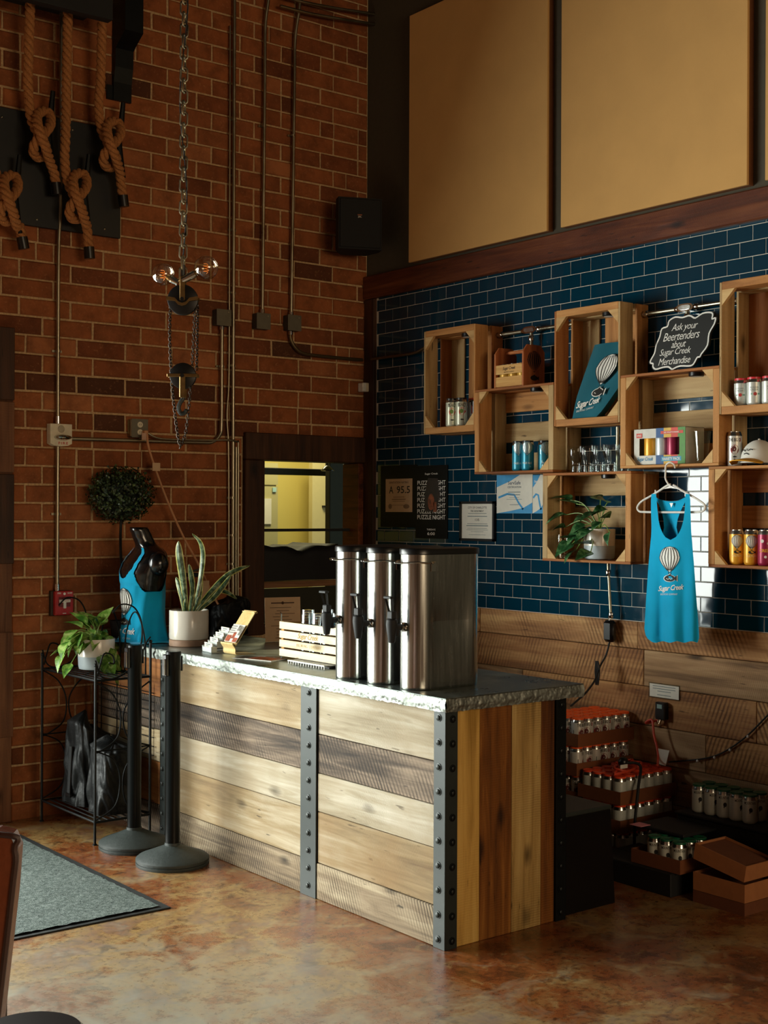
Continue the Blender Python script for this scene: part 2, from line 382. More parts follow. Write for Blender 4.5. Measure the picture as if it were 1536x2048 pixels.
OAKS = [wood('pale_barn_oak_%s' % n, d, mm, l, 1, saw=sw, knots=kn, slant=.5, band=bd, stain=st) for n, d, mm, l, sw, kn, bd, st in (
    ('a', '#6e5a3e', '#a08c6a', '#bfb298', .3, .7, 40., '#8e7450'), ('b', '#5f4d36', '#94805e', '#b8ab92', .35, .6, 34., '#8a6c46'), ('c', '#74644a', '#a3977f', '#c2baa9', .28, .7, 44., '#978468'))]
OAKD = wood('dark_sawn_barn_oak', '#1e1610', '#594a3c', '#8f7c68', 1, saw=.9, knots=.8, slant=.5, band=16., contrast=1.3)
OAKE = wood('half_dark_barn_oak', '#382c21', '#84725a', '#b0a084', 1, saw=.8, knots=.7, slant=.4, band=19.)
OAKO = wood('orange_barn_oak', '#5a3014', '#9a6232', '#b8824a', 1, saw=.3, knots=.4)
PINES = [wood('end_pine_%s' % n, d, mm, l, 2, saw=sw, knots=kn, slant=.6, band=40., rough=.6) for n, d, mm, l, sw, kn in (
    ('gold', '#9a7430', '#caa052', '#dcb668', .12, .3), ('amber', '#3a1c08', '#7a4818', '#a87030', .1, .8), ('straw', '#5c4520', '#a6854c', '#c2a468', .25, .7), ('rust', '#3a1c0a', '#734317', '#91591f', .15, .4))]
CRATEW = {a: [wood('crate_pine_%d%d' % (a, i), *cs, axis=a, knots=.7, saw=.15, rough=.65) for i, cs in enumerate((('#7a4a22', '#b27a42', '#c99458'), ('#7a5a34', '#a98a5c', '#c4a87a'), ('#5c3216', '#94582a', '#b0733c')))] for a in (1, 2)}
GUSSET = wood('crate_gusset', '#8a6436', '#bd9560', '#d0ae78', 1, knots=.3, grain=.7)
IRON = plain('grey_painted_iron', '#262d2b', .5, .15, var=.15, nscale=14); BLKIRON = plain('black_iron', '#15191a', .45, .6, var=.2)
ZINC = zinc_mat(); HAMMER = steel('hammered_zinc_edge', '#9da29b', .55, streak=False, bumpy=.9)
STEEL = steel('brushed_stainless', '#b4b5b0', .22); GALV = steel('galvanised_pipe', '#b0a890', .34, streak=False); CHROME = steel('chrome', '#dcdcd8', .1, streak=False)
BLKPL = plain('black_plastic', '#0b0c0d', .32, var=.1); BLKMATT = plain('matt_black', '#0e0f10', .7, var=.15); BLKGLOSS = plain('gloss_black_fibreglass', '#0a0b0c', .22, coat=.4)
STANCH = plain('stanchion_black', '#060808', .33, spec=.2, var=.15, nscale=60); STBASE = plain('stanchion_base', '#2c3331', .55, var=.2, nscale=50, bumpy=.15)
CARPET = mat_carpet(); RUBBER = plain('mat_rubber', '#171b1c', .6); LEATHER = plain('brown_leather', '#7a3c20', .38, bumpy=.25, nscale=60, coat=.2)
ROPE = plain('manila_rope', '#ba7a42', .85, bumpy=.8, nscale=220, var=.4); WHITE = plain('white_plastic', '#e2e0d8', .45); CREAM = plain('cream_plastic', '#d8ccb0', .5)
RED = plain('red_enamel', '#b01f24', .4); REDTXT = plain('red_print', '#b8302a', .6); BLKTXT = plain('black_print', '#16130f', .7); WHTTXT = plain('white_print', '#e9e6dc', .7)
PAPER = plain('white_paper', '#d9d5c8', .85, var=.05); KRAFT = plain('kraft_paper', '#c9a884', .85, var=.06); CARDB = plain('corrugated_cardboard', '#a3683c', .9, var=.1)
CARDBD = plain('dark_tray_cardboard', '#6b3c20', .9, var=.1); TEAL = cloth('teal_jersey', '#0aa0cc'); NAVYC = cloth('dark_teal_cotton', '#1f5f6e'); BLKC = plain('black_ripstop', '#0b0e0f', .48, spec=.3, bumpy=.3, nscale=40, var=.3)
GLASS = glass('clear_glass'); PLASTIC = glass('clear_plastic', (.88, .92, .93), 1.7, .13); ALU = steel('aluminium', '#d8dad6', .22, streak=False)
POTW = plain('glazed_white_pot', '#e4ddcf', .22, var=.04, coat=.3); POTG = plain('grey_dipped_glaze', '#a9b4b8', .4, var=.05); SAUCER = plain('wood_saucer', '#a5836a', .6, var=.3, nscale=18); SOIL = plain('soil', '#1c140d', .95, bumpy=.6, nscale=60)
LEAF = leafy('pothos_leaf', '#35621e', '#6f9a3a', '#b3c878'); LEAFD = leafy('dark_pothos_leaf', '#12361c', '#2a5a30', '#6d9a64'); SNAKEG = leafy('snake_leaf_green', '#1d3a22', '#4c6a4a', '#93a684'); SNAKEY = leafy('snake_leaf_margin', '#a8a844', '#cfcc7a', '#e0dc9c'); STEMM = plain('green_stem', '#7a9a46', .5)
BOX1 = leafy('boxwood_leaf', '#0e1c0c', '#22361a', '#5a6a38', .4); PINELT = wood('new_pine', '#cbb184', '#e4d2ac', '#eee2c6', 1, knots=.35, rough=.7); PINEED = wood('pine_end', '#9a6a30', '#c08c48', '#d0a060', 2, knots=.2)
BAMBOO = wood('bamboo_ply', '#c8a460', '#dcbf82', '#e6cf9c', 2, knots=0, rough=.4); BURN = plain('burnt_print', '#a8843c', .7); BURND = plain('dark_burnt_print', '#1f0f08', .8)
CEDAR = wood('cedar_carrier', '#7a3c1c', '#a75c30', '#bd7844', 2, knots=.2, rough=.6)
KWALL = plain('kitchen_yellow_wall', '#c9b865', .7, var=.04, nscale=2); KDARK = plain('kitchen_dark_wall', '#2a2a1c', .8); KSTEEL = plain('kitchen_fridge', '#b0a878', .5, var=.04, nscale=2)
BRASSC = plain('aged_bronze', '#8a6c40', .4, .85, var=.3); DKWHEEL = plain('black_cast_wheel', '#191715', .4, .3); FILAM = plain('hot_filament', '#ff8a2a', .5, emit=.5)
CORD = plain('tan_cord', '#c08a60', .7); REDCORD = plain('red_cord', '#c8442a', .5); BLACKBAG = plain('black_bag', '#060607', .6, bumpy=.25, nscale=10)
CHALK = plain('chalk_white', '#e8e6de', .9); SLATE = plain('chalkboard_black', '#141512', .6); YELLOWC = plain('cap_brim_yellow', '#d99a1c', .8); CAPW = cloth('cap_white_cotton', '#d8d6cc')
# ------------------------------------------------------------------ room shell
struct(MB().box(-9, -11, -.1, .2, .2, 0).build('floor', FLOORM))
struct(MB().box(-9.2, -11.2, 5.6, .2, .2, 5.75).build('ceiling', plain('ceiling_black', '#2a241e', .9)))
struct(MB().box(-9.2, -11, 0, -9, .2, 5.6).build('wall_left', plain('far_brown_wall', '#6a4a34', .9)))
wf = MB()
for x0, x1, z0, z1 in ((-9, -6, 0, 5.6), (-.8, .2, 0, 5.6), (-6, -4.4, 0, 5.6), (-4.4, -.8, 0, 1.6), (-4.4, -.8, 3.6, 5.6)): wf.box(x0, -11.2, z0, x1, -11, z1)
struct(wf.build('wall_front', plain('far_brown_wall', '#6a4a34', .9)))
sb = MB()
for x0, x1, z0, z1 in ((-2.362, -.926, 0, 5.6), (-.926, .0, 2.115, 5.6), (-.926, .0, 0, .9), (-9, -2.362, 2.60, 5.6), (-9, -8.1, 0, 2.6)): sb.box(x0, .009, z0, x1, .2, z1)
WB = struct(sb.build('wall_back', MORTAR))
# bricks: 0.293 x 0.0996 module
def brick_mesh(L, H, D=.03, b=.006, jit=0.):
    m = MB(); x, z = L/2, H/2
    rr = lambda: random.uniform(-jit, jit)
    back = [(-x, D, -z), (x, D, -z), (x, D, z), (-x, D, z)]
    rim = [(-x+rr(), b, -z+rr()), (x+rr(), b, -z+rr()), (x+rr(), b, z+rr()), (-x+rr(), b, z+rr())]
    fr = [(-x+b, 0, -z+b), (x-b, rr(), -z+b), (x-b, 0, z-b), (-x+b, rr(), z-b)]
    m.add(back+rim+fr, [(0,1,5,4),(1,2,6,5),(2,3,7,6),(3,0,4,7),(4,5,9,8),(5,6,10,9),(6,7,11,10),(7,4,8,11),(8,9,10,11)])
    return m
PX, PZ, Z0 = .293, .0996, 1.282-13*.0996
bricks = []
for k in range(0, 54):
    z0 = Z0+k*PZ; low = k < 27
    ph = (-1.405 if k % 2 else -1.31) if low else (-.27 if k % 2 else -.37)
    xl = -2.36 if z0+PZ/2 < 2.6 else -3.0
    edges = [ph + PX*i for i in range(-12, 8)]
    extra = []
    for a in edges:
        if random.random() < .13: extra.append(a+PX*random.choice((.34, .36, .66)))
    es = sorted(edges+extra)
    for a, b_ in zip(es[:-1], es[1:]):
        a, b_ = max(a, xl), min(b_, -.004)
        if 2.115 > z0+PZ/2 > .9: b_ = min(b_, -.93)
        if b_-a < .03: continue
        bricks.append((a, b_, z0))
def seen_area(p, wd, ht, n):
    X, Y, D = proj(p)
    if not (-20 < X < 1556 and -20 < Y < 2068): return 0
    v = (CAM-Vector(p)); return wd*ht*abs(v.normalized().dot(Vector(n)))/v.length**2
def brick_key(t):
    a, b_, z0 = t; c_ = ((a+b_)/2, 0, z0+PZ/2)
    if z0 < .85 and a > -1.9: return 0
    if -2.3 < c_[0] < -1.75 and 3.2 < c_[2] < 3.7: return 0
    return seen_area(c_, b_-a, PZ, (0, 1, 0))
bricks.sort(key=brick_key, reverse=True); cache = {}; rest = MB()
for i, (a, b_, z0) in enumerate(bricks):
    L = b_-a-.011; H = PZ-.0115; c_ = ((a+b_)/2, random.uniform(-.003, .002), z0+PZ/2)
    if i < 296 and brick_key((a, b_, z0)) > 0:
        key = (round(L, 2), i % 3)
        if key not in cache: cache[key] = brick_mesh(round(L, 2), H, jit=.0016).build('brick', BRICK)
        o = cache[key]
        if o.parent is None: o.parent = WB
        else: o = o.copy(); C.objects.link(o); o.parent = WB
        o.location = c_; o.rotation_euler = (random.uniform(-.01, .01), random.uniform(-.004, .004), random.uniform(-.006, .006))
    else:
        bm_ = brick_mesh(L, H, jit=.0016); rest.add([(x+c_[0], y+c_[1], z+c_[2]) for x, y, z in bm_.v], bm_.f)
stuff(rest.build('distant_bricks', BRICK, WB))

# right wall: painted above, glazed tile below the ledge, barn board wainscot
WR = struct(MB().box(0, -11, 0, .2, .2, 5.6).build('wall_right', PAINT))
MB().box(-.0068, -3.62, 1.09, 0, -.105, 2.989).build('grout_bed', GROUT, WR)
TP, TZ = .1448, .0724; tiles = []
for n in range(-1, 26):
    zt = 2.904-(n-1)*TZ; zb = max(zt-TZ, 1.095); zt = min(zt, 2.998)
    if zt-zb < .006: continue
    ph = -1.50 if n % 2 == 0 else -1.5724
    for k in range(-10, 16):
        a = ph-TP*k; lo, hi = a-TP, a
        hi = min(hi, -.108); lo = max(lo, -3.62)
        if hi-lo > .015: tiles.append((lo, hi, zb, zt))
CR = [(-.83, -1.275, 2.09, 2.685), (-1.27, -1.878, 1.85, 2.315), (-1.880, -2.331, 2.083, 2.68), (-2.333, -2.928, 1.858, 2.313), (-1.80, -2.405, 1.39, 1.845), (-2.925, -3.39, 2.088, 2.69), (-2.868, -3.47, 1.395, 1.854)]
def tile_key(t):
    lo, hi, zb, zt = t; yc, zc = (lo+hi)/2, (zb+zt)/2
    inside = any(r[1]+.03 < yc-.06 < r[0]-.03 and r[2] < zc < r[3] for r in CR)
    return seen_area((0, yc, zc), hi-lo, zt-zb, (1, 0, 0))*(.35 if inside else 1)
def tile_mesh(L, H):
    m = MB(); y, z, b, D = L/2, H/2, .002, .0035
    m.add([(D, -y, -z), (D, y, -z), (D, y, z), (D, -y, z), (.001, -y, -z), (.001, y, -z), (.001, y, z), (.001, -y, z),
           (0, -y+b, -z+b), (0, y-b, -z+b), (0, y-b, z-b), (0, -y+b, z-b)],
          [(0,1,5,4),(1,2,6,5),(2,3,7,6),(3,0,4,7),(4,5,9,8),(5,6,10,9),(6,7,11,10),(7,4,8,11),(8,9,10,11)]); return m
tiles.sort(key=tile_key, reverse=True); cache = {}; rest = MB()
for i, (lo, hi, zb, zt) in enumerate(tiles):
    L, H = hi-lo-.0032, zt-zb-.0032; c_ = (-.0088, (lo+hi)/2, (zb+zt)/2); rt = (0, random.gauss(0, .005), random.gauss(0, .006))
    if i < 296 and tile_key((lo, hi, zb, zt)) > 0:
        key = (round(L, 3), round(H, 3))
        if key not in cache: o = cache[key] = tile_mesh(L, H).build('wall_tile', TILE, WR)
        else: o = cache[key].copy(); C.objects.link(o)
        o.location = c_; o.rotation_euler = rt
    else:
        t_ = tile_mesh(L, H); R_ = Euler(rt).to_matrix()
        rest.add([tuple(R_ @ Vector(p) + Vector(c_)) for p in t_.v], t_.f)
stuff(rest.build('distant_tiles', TILE, WR))
rows = [(1.095, .958, [-.1, -1.1, -2.277, -3.62]), (.958, .776, [-.1, -1.0, -2.319, -3.62]), (.776, .582, [-.1, -1.45, -2.992, -3.62]), (.582, .400, [-.1, -1.6, -2.704, -3.62]), (.400, .215, [-.1, -2.0, -3.1, -3.62]), (.215, .0, [-.1, -1.4, -2.8, -3.62])]
wi = [0, 0, 0, 0, 2, 1, 1, 2, 0, 2, 1, 2, 0, 1, 2, 0, 1, 2]; q = 0
for zt, zb, ys in rows:
    for a, b_ in zip(ys[:-1], ys[1:]):
        t_ = random.uniform(.020, .025)
        MB().box(0, -(a-b_)/2+.0015, -(zt-zb)/2+.0015, t_, (a-b_)/2-.0015, (zt-zb)/2-.0015, .003).build('wainscot_plank', WAINS[wi[q % len(wi)]], WR, loc=(-t_-.0005, (a+b_)/2, (zt+zb)/2)); q += 1
# ledge beam (long reclaimed board under the acoustic boards), corner post
struct(MB().box(-.04, -9, 2.99, -.0005, -.0005, 3.135, .006).build('trim_1', BEAM))
struct(MB().box(-.03, -.104, 0, -.0005, -.0005, 2.988, .004).build('trim_2', TRIMW))
# pass-through window to the kitchen
W1 = struct(MB().box(-.926, -.03, 1.95, -.032, .16, 2.112, .005).build('window_1', TRIMW))
MB().box(-.926, -.03, .9, -.79, .16, 1.948, .005).build('jamb', TRIMW, W1)
MB().box(-.075, -.012, .9, -.034, .16, 1.948, .004).build('jamb', BEAM, W1)
MB().box(-.788, .0, .902, -.077, .16, .95, .004).build('sill', TRIMW, W1)
# glazed street front left of the frame: casing, rails, mullions
D1 = struct(MB().box(-2.47, -.03, 0, -2.366, .19, 2.6, .004).build('door_1', CASING))
for z0, z1, mt in ((2.22, 2.6, TRIMW), (1.84, 2.21, CASING), (1.36, 1.83, TRIMW), (.45, 1.0, CASING)):
    MB().box(-2.468, -.045, z0, -2.364, -.031, z1, .003).build('casing_block', mt, D1)
MB().box(-2.95, .03, 0, -2.475, .13, 2.6).build('side_panel', CASING, D1)
for z0, z1 in ((2.5, 2.6), (0, .14)): MB().box(-8.1, .02, z0, -2.955, .12, z1).build('rail', TRIMW, D1)
for x in (-8.05, -6.4, -4.7): MB().box(x-.035, .02, .1, x+.035, .12, 2.5).build('mullion', TRIMW, D1)
# kitchen seen through the pass-through
kb = struct(MB().box(-1.6, 2.4, 0, 2.8, 2.5, 3.2).build('wall_kitchen_back', KWALL))
struct(MB().box(2.7, .21, 0, 2.8, 2.4, 3.2).build('wall_kitchen_right', KWALL))
struct(MB().box(-1.6, .21, 0, -1.5, 2.4, 3.2).build('wall_kitchen_left', KWALL))
struct(MB().box(-1.6, .21, 3.1, 2.8, 2.4, 3.2).build('ceiling_kitchen', KWALL)); struct(MB().box(-1.6, .21, -.1, 2.8, 2.4, 0).build('floor_kitchen', KDARK))
p0, p1 = bp(500, 900, 2.0), bp(554, 900, 2.0)
fr_ = thing('refrigerator', 'pale metal kitchen refrigerator seen through the pass-through opening', 'refrigerator', (0, 0, 0))
MB().box(p0.x-.3, 2.0, 0, p1.x, 2.38, 2.02, .01).build('body', KSTEEL, fr_)
z_ = bp(530, 971, 2.0).z; MB().box(p0.x-.3, 1.985, 0, p1.x, 1.998, z_-.006).build('door', KSTEEL, fr_); MB().box(p0.x-.3, 1.985, z_+.006, p1.x, 1.998, 2.02).build('door', KSTEEL, fr_)
a, b_ = bp(524, 997, 1.98), bp(542, 1048, 1.98); MB().box(a.x-.05, 1.975, b_.z, b_.x, 1.983, a.z).build('notice', PAPER, fr_)
a, b_ = bp(545, 975, 1.98), bp(552, 984, 1.98); MB().box(a.x, 1.975, b_.z, b_.x, 1.983, a.z).build('magnet', plain('pale_blue', '#9fc4c4', .6), fr_)
p0, p1 = bp(625, 900, 2.15), bp(664, 900, 2.15)
dr = thing('white_door_panel', 'open pale door panel with a short dark bar in the kitchen', 'door')
MB().box(p0.x, 2.15, 0, p1.x+.3, 2.2, 2.1).build('panel', plain('pale_door', '#d2c48e', .6, var=.03), dr)
a, b_ = bp(645, 1011, 2.14), bp(662, 1015, 2.14); MB().box(a.x, 2.12, b_.z, b_.x, 2.148, a.z).build('bar', BLKMATT, dr)
p0, p1 = bp(660, 900, 1.0), bp(740, 900, 1.0)
tag(MB().box(p0.x, 1.0, 0, p1.x+.2, 1.06, 2.5, .005).build('dark_partition', KDARK), 'dark partition panel at the right of the kitchen opening', 'partition')
a, b_ = bp(500, 934, 1.3), bp(670, 952, 1.3)
tag(MB().box(a.x-.3, 1.3, b_.z, b_.x+.3, 1.36, a.z, .004).build('dark_duct_beam', KDARK), 'dark horizontal beam under the kitchen ceiling behind the opening', 'beam')
a = bp(600, 1060, .09); tag(MB().bar((-.7895, .09, a.z), (-.0755, .09, a.z), .02, .018).build('counter_rail', BLKMATT), 'thin black rail crossing the kitchen opening', 'rail')
# black covered equipment below the rail
rows_ = []; xs = [-.76+.04*i for i in range(18)]
tops = [1.40+.012*math.sin(i*1.1)+.018*math.sin(i*.37+1) + .02*min(i/4, 1) for i in range(18)]
for j in range(9):
    v = j/8; rows_.append([(x, .22+.5*max(0, v-.5)*2 if v > .5 else .2+.003*math.sin(x*9+j), 1.207+(t-1.207)*min(1, v*2)+.002*math.sin(x*13+j)) for x, t in zip(xs, tops)])
tag(MB().grid(rows_).build('black_cover', BLACKBAG, smooth='full'), 'black plastic cover draped over kitchen equipment in the opening', 'cover')
tag(MB().box(-.78, .17, 1.165, -.08, .55, 1.203, .004).build('kitchen_shelf', wood('shelf_board', '#5a3a24', '#8a6242', '#a57c5a', 0, knots=.2)), 'brown wooden shelf edge inside the kitchen opening', 'shelf')
tag(MB().box(-.788, .17, .95, -.04, .2, 1.16).build('shelf_skirt', KDARK), 'dark board under the shelf in the kitchen opening', 'board')
# small dark pendant in the opening
p = bp(655, 940, .45); pt = thing('pendant_lamp', 'small black pendant lamp hanging in the kitchen opening', 'lamp', p)
MB().lathe([(.004, .03), (.02, .025), (.045, 0), (.043, -.006)], 16).build('shade', BLKGLOSS, pt, smooth=True); MB().cyl((0, 0, .028), (0, 0, 3.099-p.z), .003, 6).build('cable', BLKMATT, pt)
# ------------------------------------------------------------------ bar counter
XF, YE, ZT = -1.888, -2.968, .948       # front face, near end, top height
ct = thing('bar_counter', 'bar counter clad in pale and dark barn planks with riveted iron straps', 'counter', (XF, YE, 0))
def L(x, y, z): return (x-XF, y-YE, z)
def cbox(x0, y0, z0, x1, y1, z1, b=0): return MB().box(*L(x0, y0, z0), *L(x1, y1, z1), b)
cbox(-1.862, -2.945, 0, -1.265, -.012, .895).build('core', BLKMATT, ct)
zr = [.896, .698, .533, .370, .153, 0.0]
bays = [(-.06, -.765), (-.825, -2.018), (-2.138, -2.905)]
mats = [[OAKO, OAKD, OAKS[0], OAKO, OAKD], [OAKS[0], OAKD, OAKS[2], OAKS[1], OAKE], [OAKS[2], OAKD, OAKS[2], OAKS[1], OAKE]]
for bi, (ya, yb) in enumerate(bays):
    for r_ in range(5):
        dz = [0, 0, .004, .006, -.006][r_] if bi == 2 else 0
        t_ = random.uniform(-.003, .003); h_ = (zr[r_]-zr[r_+1])/2-.0015
        MB().box(-.012, -(ya-yb)/2, -h_, .012, (ya-yb)/2, h_, .002).build('front_plank', mats[bi][r_], ct, loc=L(-1.874+t_, (ya+yb)/2, (zr[r_]+zr[r_+1])/2))
riv = MB().lathe([(.0145, 0), (.0145, .0025), (.010, .003), (.0098, .0075), (.006, .010), (.0001, .0105)], 14)
rv = riv.mesh('rivet', IRON, True); rvb = riv.mesh('rivet', BLKIRON, True)
def rivets(par, pts, rot, me):
    for p in pts: link('rivet', me, par, p, rot)
zs12 = [.868-.0747*k for k in range(12)]; zs10 = [.868-.0925*k for k in range(10)]
st = cbox(-1.892, -.822, 0, -1.887, -.770, .896, .001).build('iron_strap', IRON, ct); rivets(st, [L(-1.892, -.796, z) for z in zs12], (0, -PI/2, 0), rv)
st = cbox(-1.893, -2.136, 0, -1.886, -2.020, .896, .001).build('iron_strap', IRON, ct); rivets(st, [L(-1.893, -2.082, z) for z in zs12], (0, -PI/2, 0), rv)
an = MB().box(*L(-1.894, -2.974, 0), *L(-1.886, -2.907, .896), .001).box(*L(-1.8859, -2.974, 0), *L(-1.832, -2.966, .896), .001).build('corner_angle_iron', [IRON], ct)
rivets(an, [L(-1.894, -2.937, z) for z in zs10], (0, -PI/2, 0), rv); rivets(an, [L(-1.858, -2.974, z-.004) for z in zs10], (PI/2, 0, 0), rvb)
for x0, x1, mt in ((-1.831, -1.713, PINES[0]), (-1.711, -1.545, PINES[1]), (-1.543, -1.384, PINES[2]), (-1.382, -1.308, PINES[3])):
    t_ = random.uniform(-.002, .002); MB().box(-(x1-x0)/2, -.01, -.4475, (x1-x0)/2, .01, .4475, .002).build('end_plank', mt, ct, loc=L((x0+x1)/2, -2.955+t_, .4480))
an = MB().box(*L(-1.306, -2.974, 0), *L(-1.250, -2.966, .896), .001).box(*L(-1.258, -2.9659, 0), *L(-1.250, -2.90, .896), .001).build('corner_angle_iron', [BLKIRON], ct)
rivets(an, [L(-1.280, -2.974, z) for z in zs10], (PI/2, 0, 0), rvb)
# zinc worktop with hammered edge band
tp = thing('zinc_worktop', 'grey zinc bar top with a hammered bright metal edge', 'worktop', (-1.55, -1.5, .897))
def T(x, y, z): return (x+1.55, y+1.5, z-.897)
MB().box(*T(-1.915, -3.0, .945), *T(-1.178, -.035, ZT), .001).build('top_sheet', ZINC, tp)
ed = MB()
def edge(p0, p1, n, out):
    p0, p1 = Vector(p0), Vector(p1); N_ = int((p1-p0).length/.012); R_ = []
    for j, zz in enumerate((.897, .905, .915, .926, .937, .9447)):
        row = []
        for i in range(N_+1):
            o_ = out*(0 if j in (0, 5) else .0035*random.uniform(-1, 1)+(.003 if j in (2, 3) else 0)); p = p0.lerp(p1, i/N_)
            row.append(T(p.x+n[0]*o_, p.y+n[1]*o_, zz+(random.uniform(-.003, .001) if j == 0 else 0)))
        R_.append(row)
    ed.grid(R_)
edge((-1.915, -3.0, 0), (-1.915, -.035, 0), (-1, 0), 1); edge((-1.178, -3.0, 0), (-1.915, -3.0, 0), (0, -1), 1)
ed.add([T(-1.915, -3, .898), T(-1.178, -3, .898), T(-1.178, -.035, .898), T(-1.915, -.035, .898)], [(0, 1, 2, 3)])
ed.add([T(-1.178, -3, .898), T(-1.178, -.035, .898), T(-1.178, -.035, .9447), T(-1.178, -3, .9447)], [(0, 1, 2, 3)])
ed.build('hammered_edge', HAMMER, tp, smooth='full')

# ------------------------------------------------------------------ stanchions
def stanchion(x, y, label):
    s = thing('stanchion_post', label, 'stanchion', (x, y, 0), group='black crowd posts')
    MB().lathe([(.001, 0), (.168, 0), (.170, .006), (.170, .014), (.165, .016), (.165, .020), (.170, .022), (.170, .030), (.158, .040), (.10, .062), (.06, .078), (.037, .088), (.036, .1)], 48).build('base', STBASE, s, smooth=True)
    MB().lathe([(.034, .085), (.034, .90), (.036, .903), (.036, .985), (.033, .988), (.001, .988)], 32).build('tube', STANCH, s, smooth=True)
    hd = MB().box(-.048, -.018, .875, -.032, .018, .975, .003).build('belt_cassette', BLKGLOSS, s)
    MB().box(-.052, -.012, .88, -.0485, .012, .955, .001).build('belt_clip', CHROME, hd)
    MB().box(.034, -.016, .895, .042, .016, .965, .002).build('belt_slot', BLKPL, s); return s
p = fp(268, 1694); stanchion(p.x, p.y, 'black crowd post beside the plant rack, the farther of two')
p = fp(345, 1727); stanchion(p.x, p.y, 'black crowd post in front of the counter, the nearer of two')

# ------------------------------------------------------------------ floor mat
p = fp(342, 1817); mt_ = thing('door_mat', 'grey flecked carpet mat with black rubber border on the floor', 'mat', (p.x-.9, p.y+.75, 0))
MB().box(-1.3, -.75, 0, .9, .95, .006, .002).build('rubber_border', RUBBER, mt_)
rows_ = [[(-1.27+i*.0213, -.72+j*.0212, .010+.005*random.random()) for i in range(101)] for j in range(78)]
mb = MB().grid(rows_); mb.build('carpet_pile', CARPET, mt_, smooth='full')

# ------------------------------------------------------------------ wire rack
rk = thing('wire_plant_rack', 'black wire two-shelf rack with scrolled ends beside the counter', 'rack', (-2.235, -.745, 0))
RW, RL = .30, .63                         # x, y size
def legz(y): return .80
zt_ = bp(188, 1331, -.745).z
for lx in (0, RW):
    for ly in (0, RL):
        ext = .0 if lx == 0 else .10
        MB().cyl((lx, ly, 0), (lx, ly, zt_+ext), .007, 8).lathe([(.011, 0), (.011, .006), (.008, .008)], 10, (lx, ly, 0)).sphere((lx, ly, zt_+ext), .010, 8, 6).build('leg', BLKIRON, rk, smooth=True)
zsh = bp(191, 1362, -.745).z; zlo = bp(191, 1645, -.745).z
for zz, nm in ((zsh, 'upper_shelf'), (zlo, 'lower_shelf')):
    fr = MB()
    for a, b_ in (((0, 0), (RW, 0)), ((RW, 0), (RW, RL)), ((RW, RL), (0, RL)), ((0, RL), (0, 0))): fr.cyl((*a, zz), (*b_, zz), .006, 6)
    f_ = fr.build(nm, BLKIRON, rk, smooth=True)
    for k in range(1, 8): MB().cyl((RW*k/8, 0, zz+.001), (RW*k/8, RL, zz+.001), .0035, 6).build('shelf_wire', BLKIRON, f_, smooth=True)
def scroll(pts, nm='scroll', r=.004): MB().tube(smooth_path(pts, 6), r, 6).build(nm, BLKIRON, rk, smooth=True)
# end hoops above the upper shelf (near end and far end)
for ly in (0, RL):
    c0 = [(RW/2+.13*math.cos(t)+(0), ly, zsh+.13+.125*math.sin(t)) for t in [PI*(1.05-.23*i) for i in range(9)]]
    scroll([(0.01, ly, zsh+.02)]+[(RW*.08, ly, zsh+.075), (RW*.02+.04, ly, zsh+.13), (RW*.3, ly, zsh+.12), (RW*.33, ly, zsh+.08), (RW*.24, ly, zsh+.085)])
    scroll([(0.0, ly, zsh+.10), (.03, ly, zsh+.02), (.10, ly, zsh+.005), (.19, ly, zsh+.05), (.245, ly, zsh+.16), (.25, ly, zsh+.27), (.21, ly, zsh+.35), (.14, ly, zsh+.37), (.09, ly, zsh+.33)])
    scroll([(RW, ly, zsh+.20), (RW-.03, ly, zsh+.16), (RW-.06, ly, zsh+.06), (RW-.09, ly, zsh)])
    # side scrolls between the shelves
    zm = (zsh+zlo)/2
    scroll([(0.006, ly, zsh-.01), (.09, ly, zsh-.07), (.135, ly, zsh-.17), (.12, ly, zm+.06), (.03, ly, zm), (0.006, ly, zm-.005)]); scroll([(RW, ly, zsh-.02), (.20, ly, zsh-.09), (.15, ly, zsh-.18), (.18, ly, zm+.05), (RW, ly, zm)])
    scroll([(0.006, ly, zm), (.10, ly, zm-.05), (.135, ly, zm-.15), (.11, ly, zlo+.07), (.006, ly, zlo+.01)]); scroll([(RW, ly, zm), (.19, ly, zm-.06), (.15, ly, zm-.16), (.18, ly, zlo+.06), (RW, ly, zlo+.01)])
    MB().cyl((0, ly, zm), (RW, ly, zm), .004, 6).build('side_rail', BLKIRON, rk, smooth=True)
# back hoop against the counter
for y0 in (.05, .33):
    scroll([(RW, y0, zsh), (RW, y0+.01, zsh+.18), (RW, y0+.08, zsh+.30), (RW, y0+.15, zsh+.30), (RW, y0+.22, zsh+.18), (RW, y0+.23, zsh)])
# black wire grid hung on the counter front by the rack
gr = thing('wire_grid', 'black wire grid panel hung on the counter front behind the rack', 'grid', (-1.902, -.72, .40))
for k in range(8): MB().cyl((0, 0, .045*k), (0, .62, .045*k), .0022, 6).build('grid_wire', BLKIRON, gr, smooth=True)
for k in range(4): MB().cyl((-.003, .03+.185*k, -.12), (-.003, .03+.185*k, .36), .003, 6).build('grid_upright', BLKIRON, gr, smooth=True)
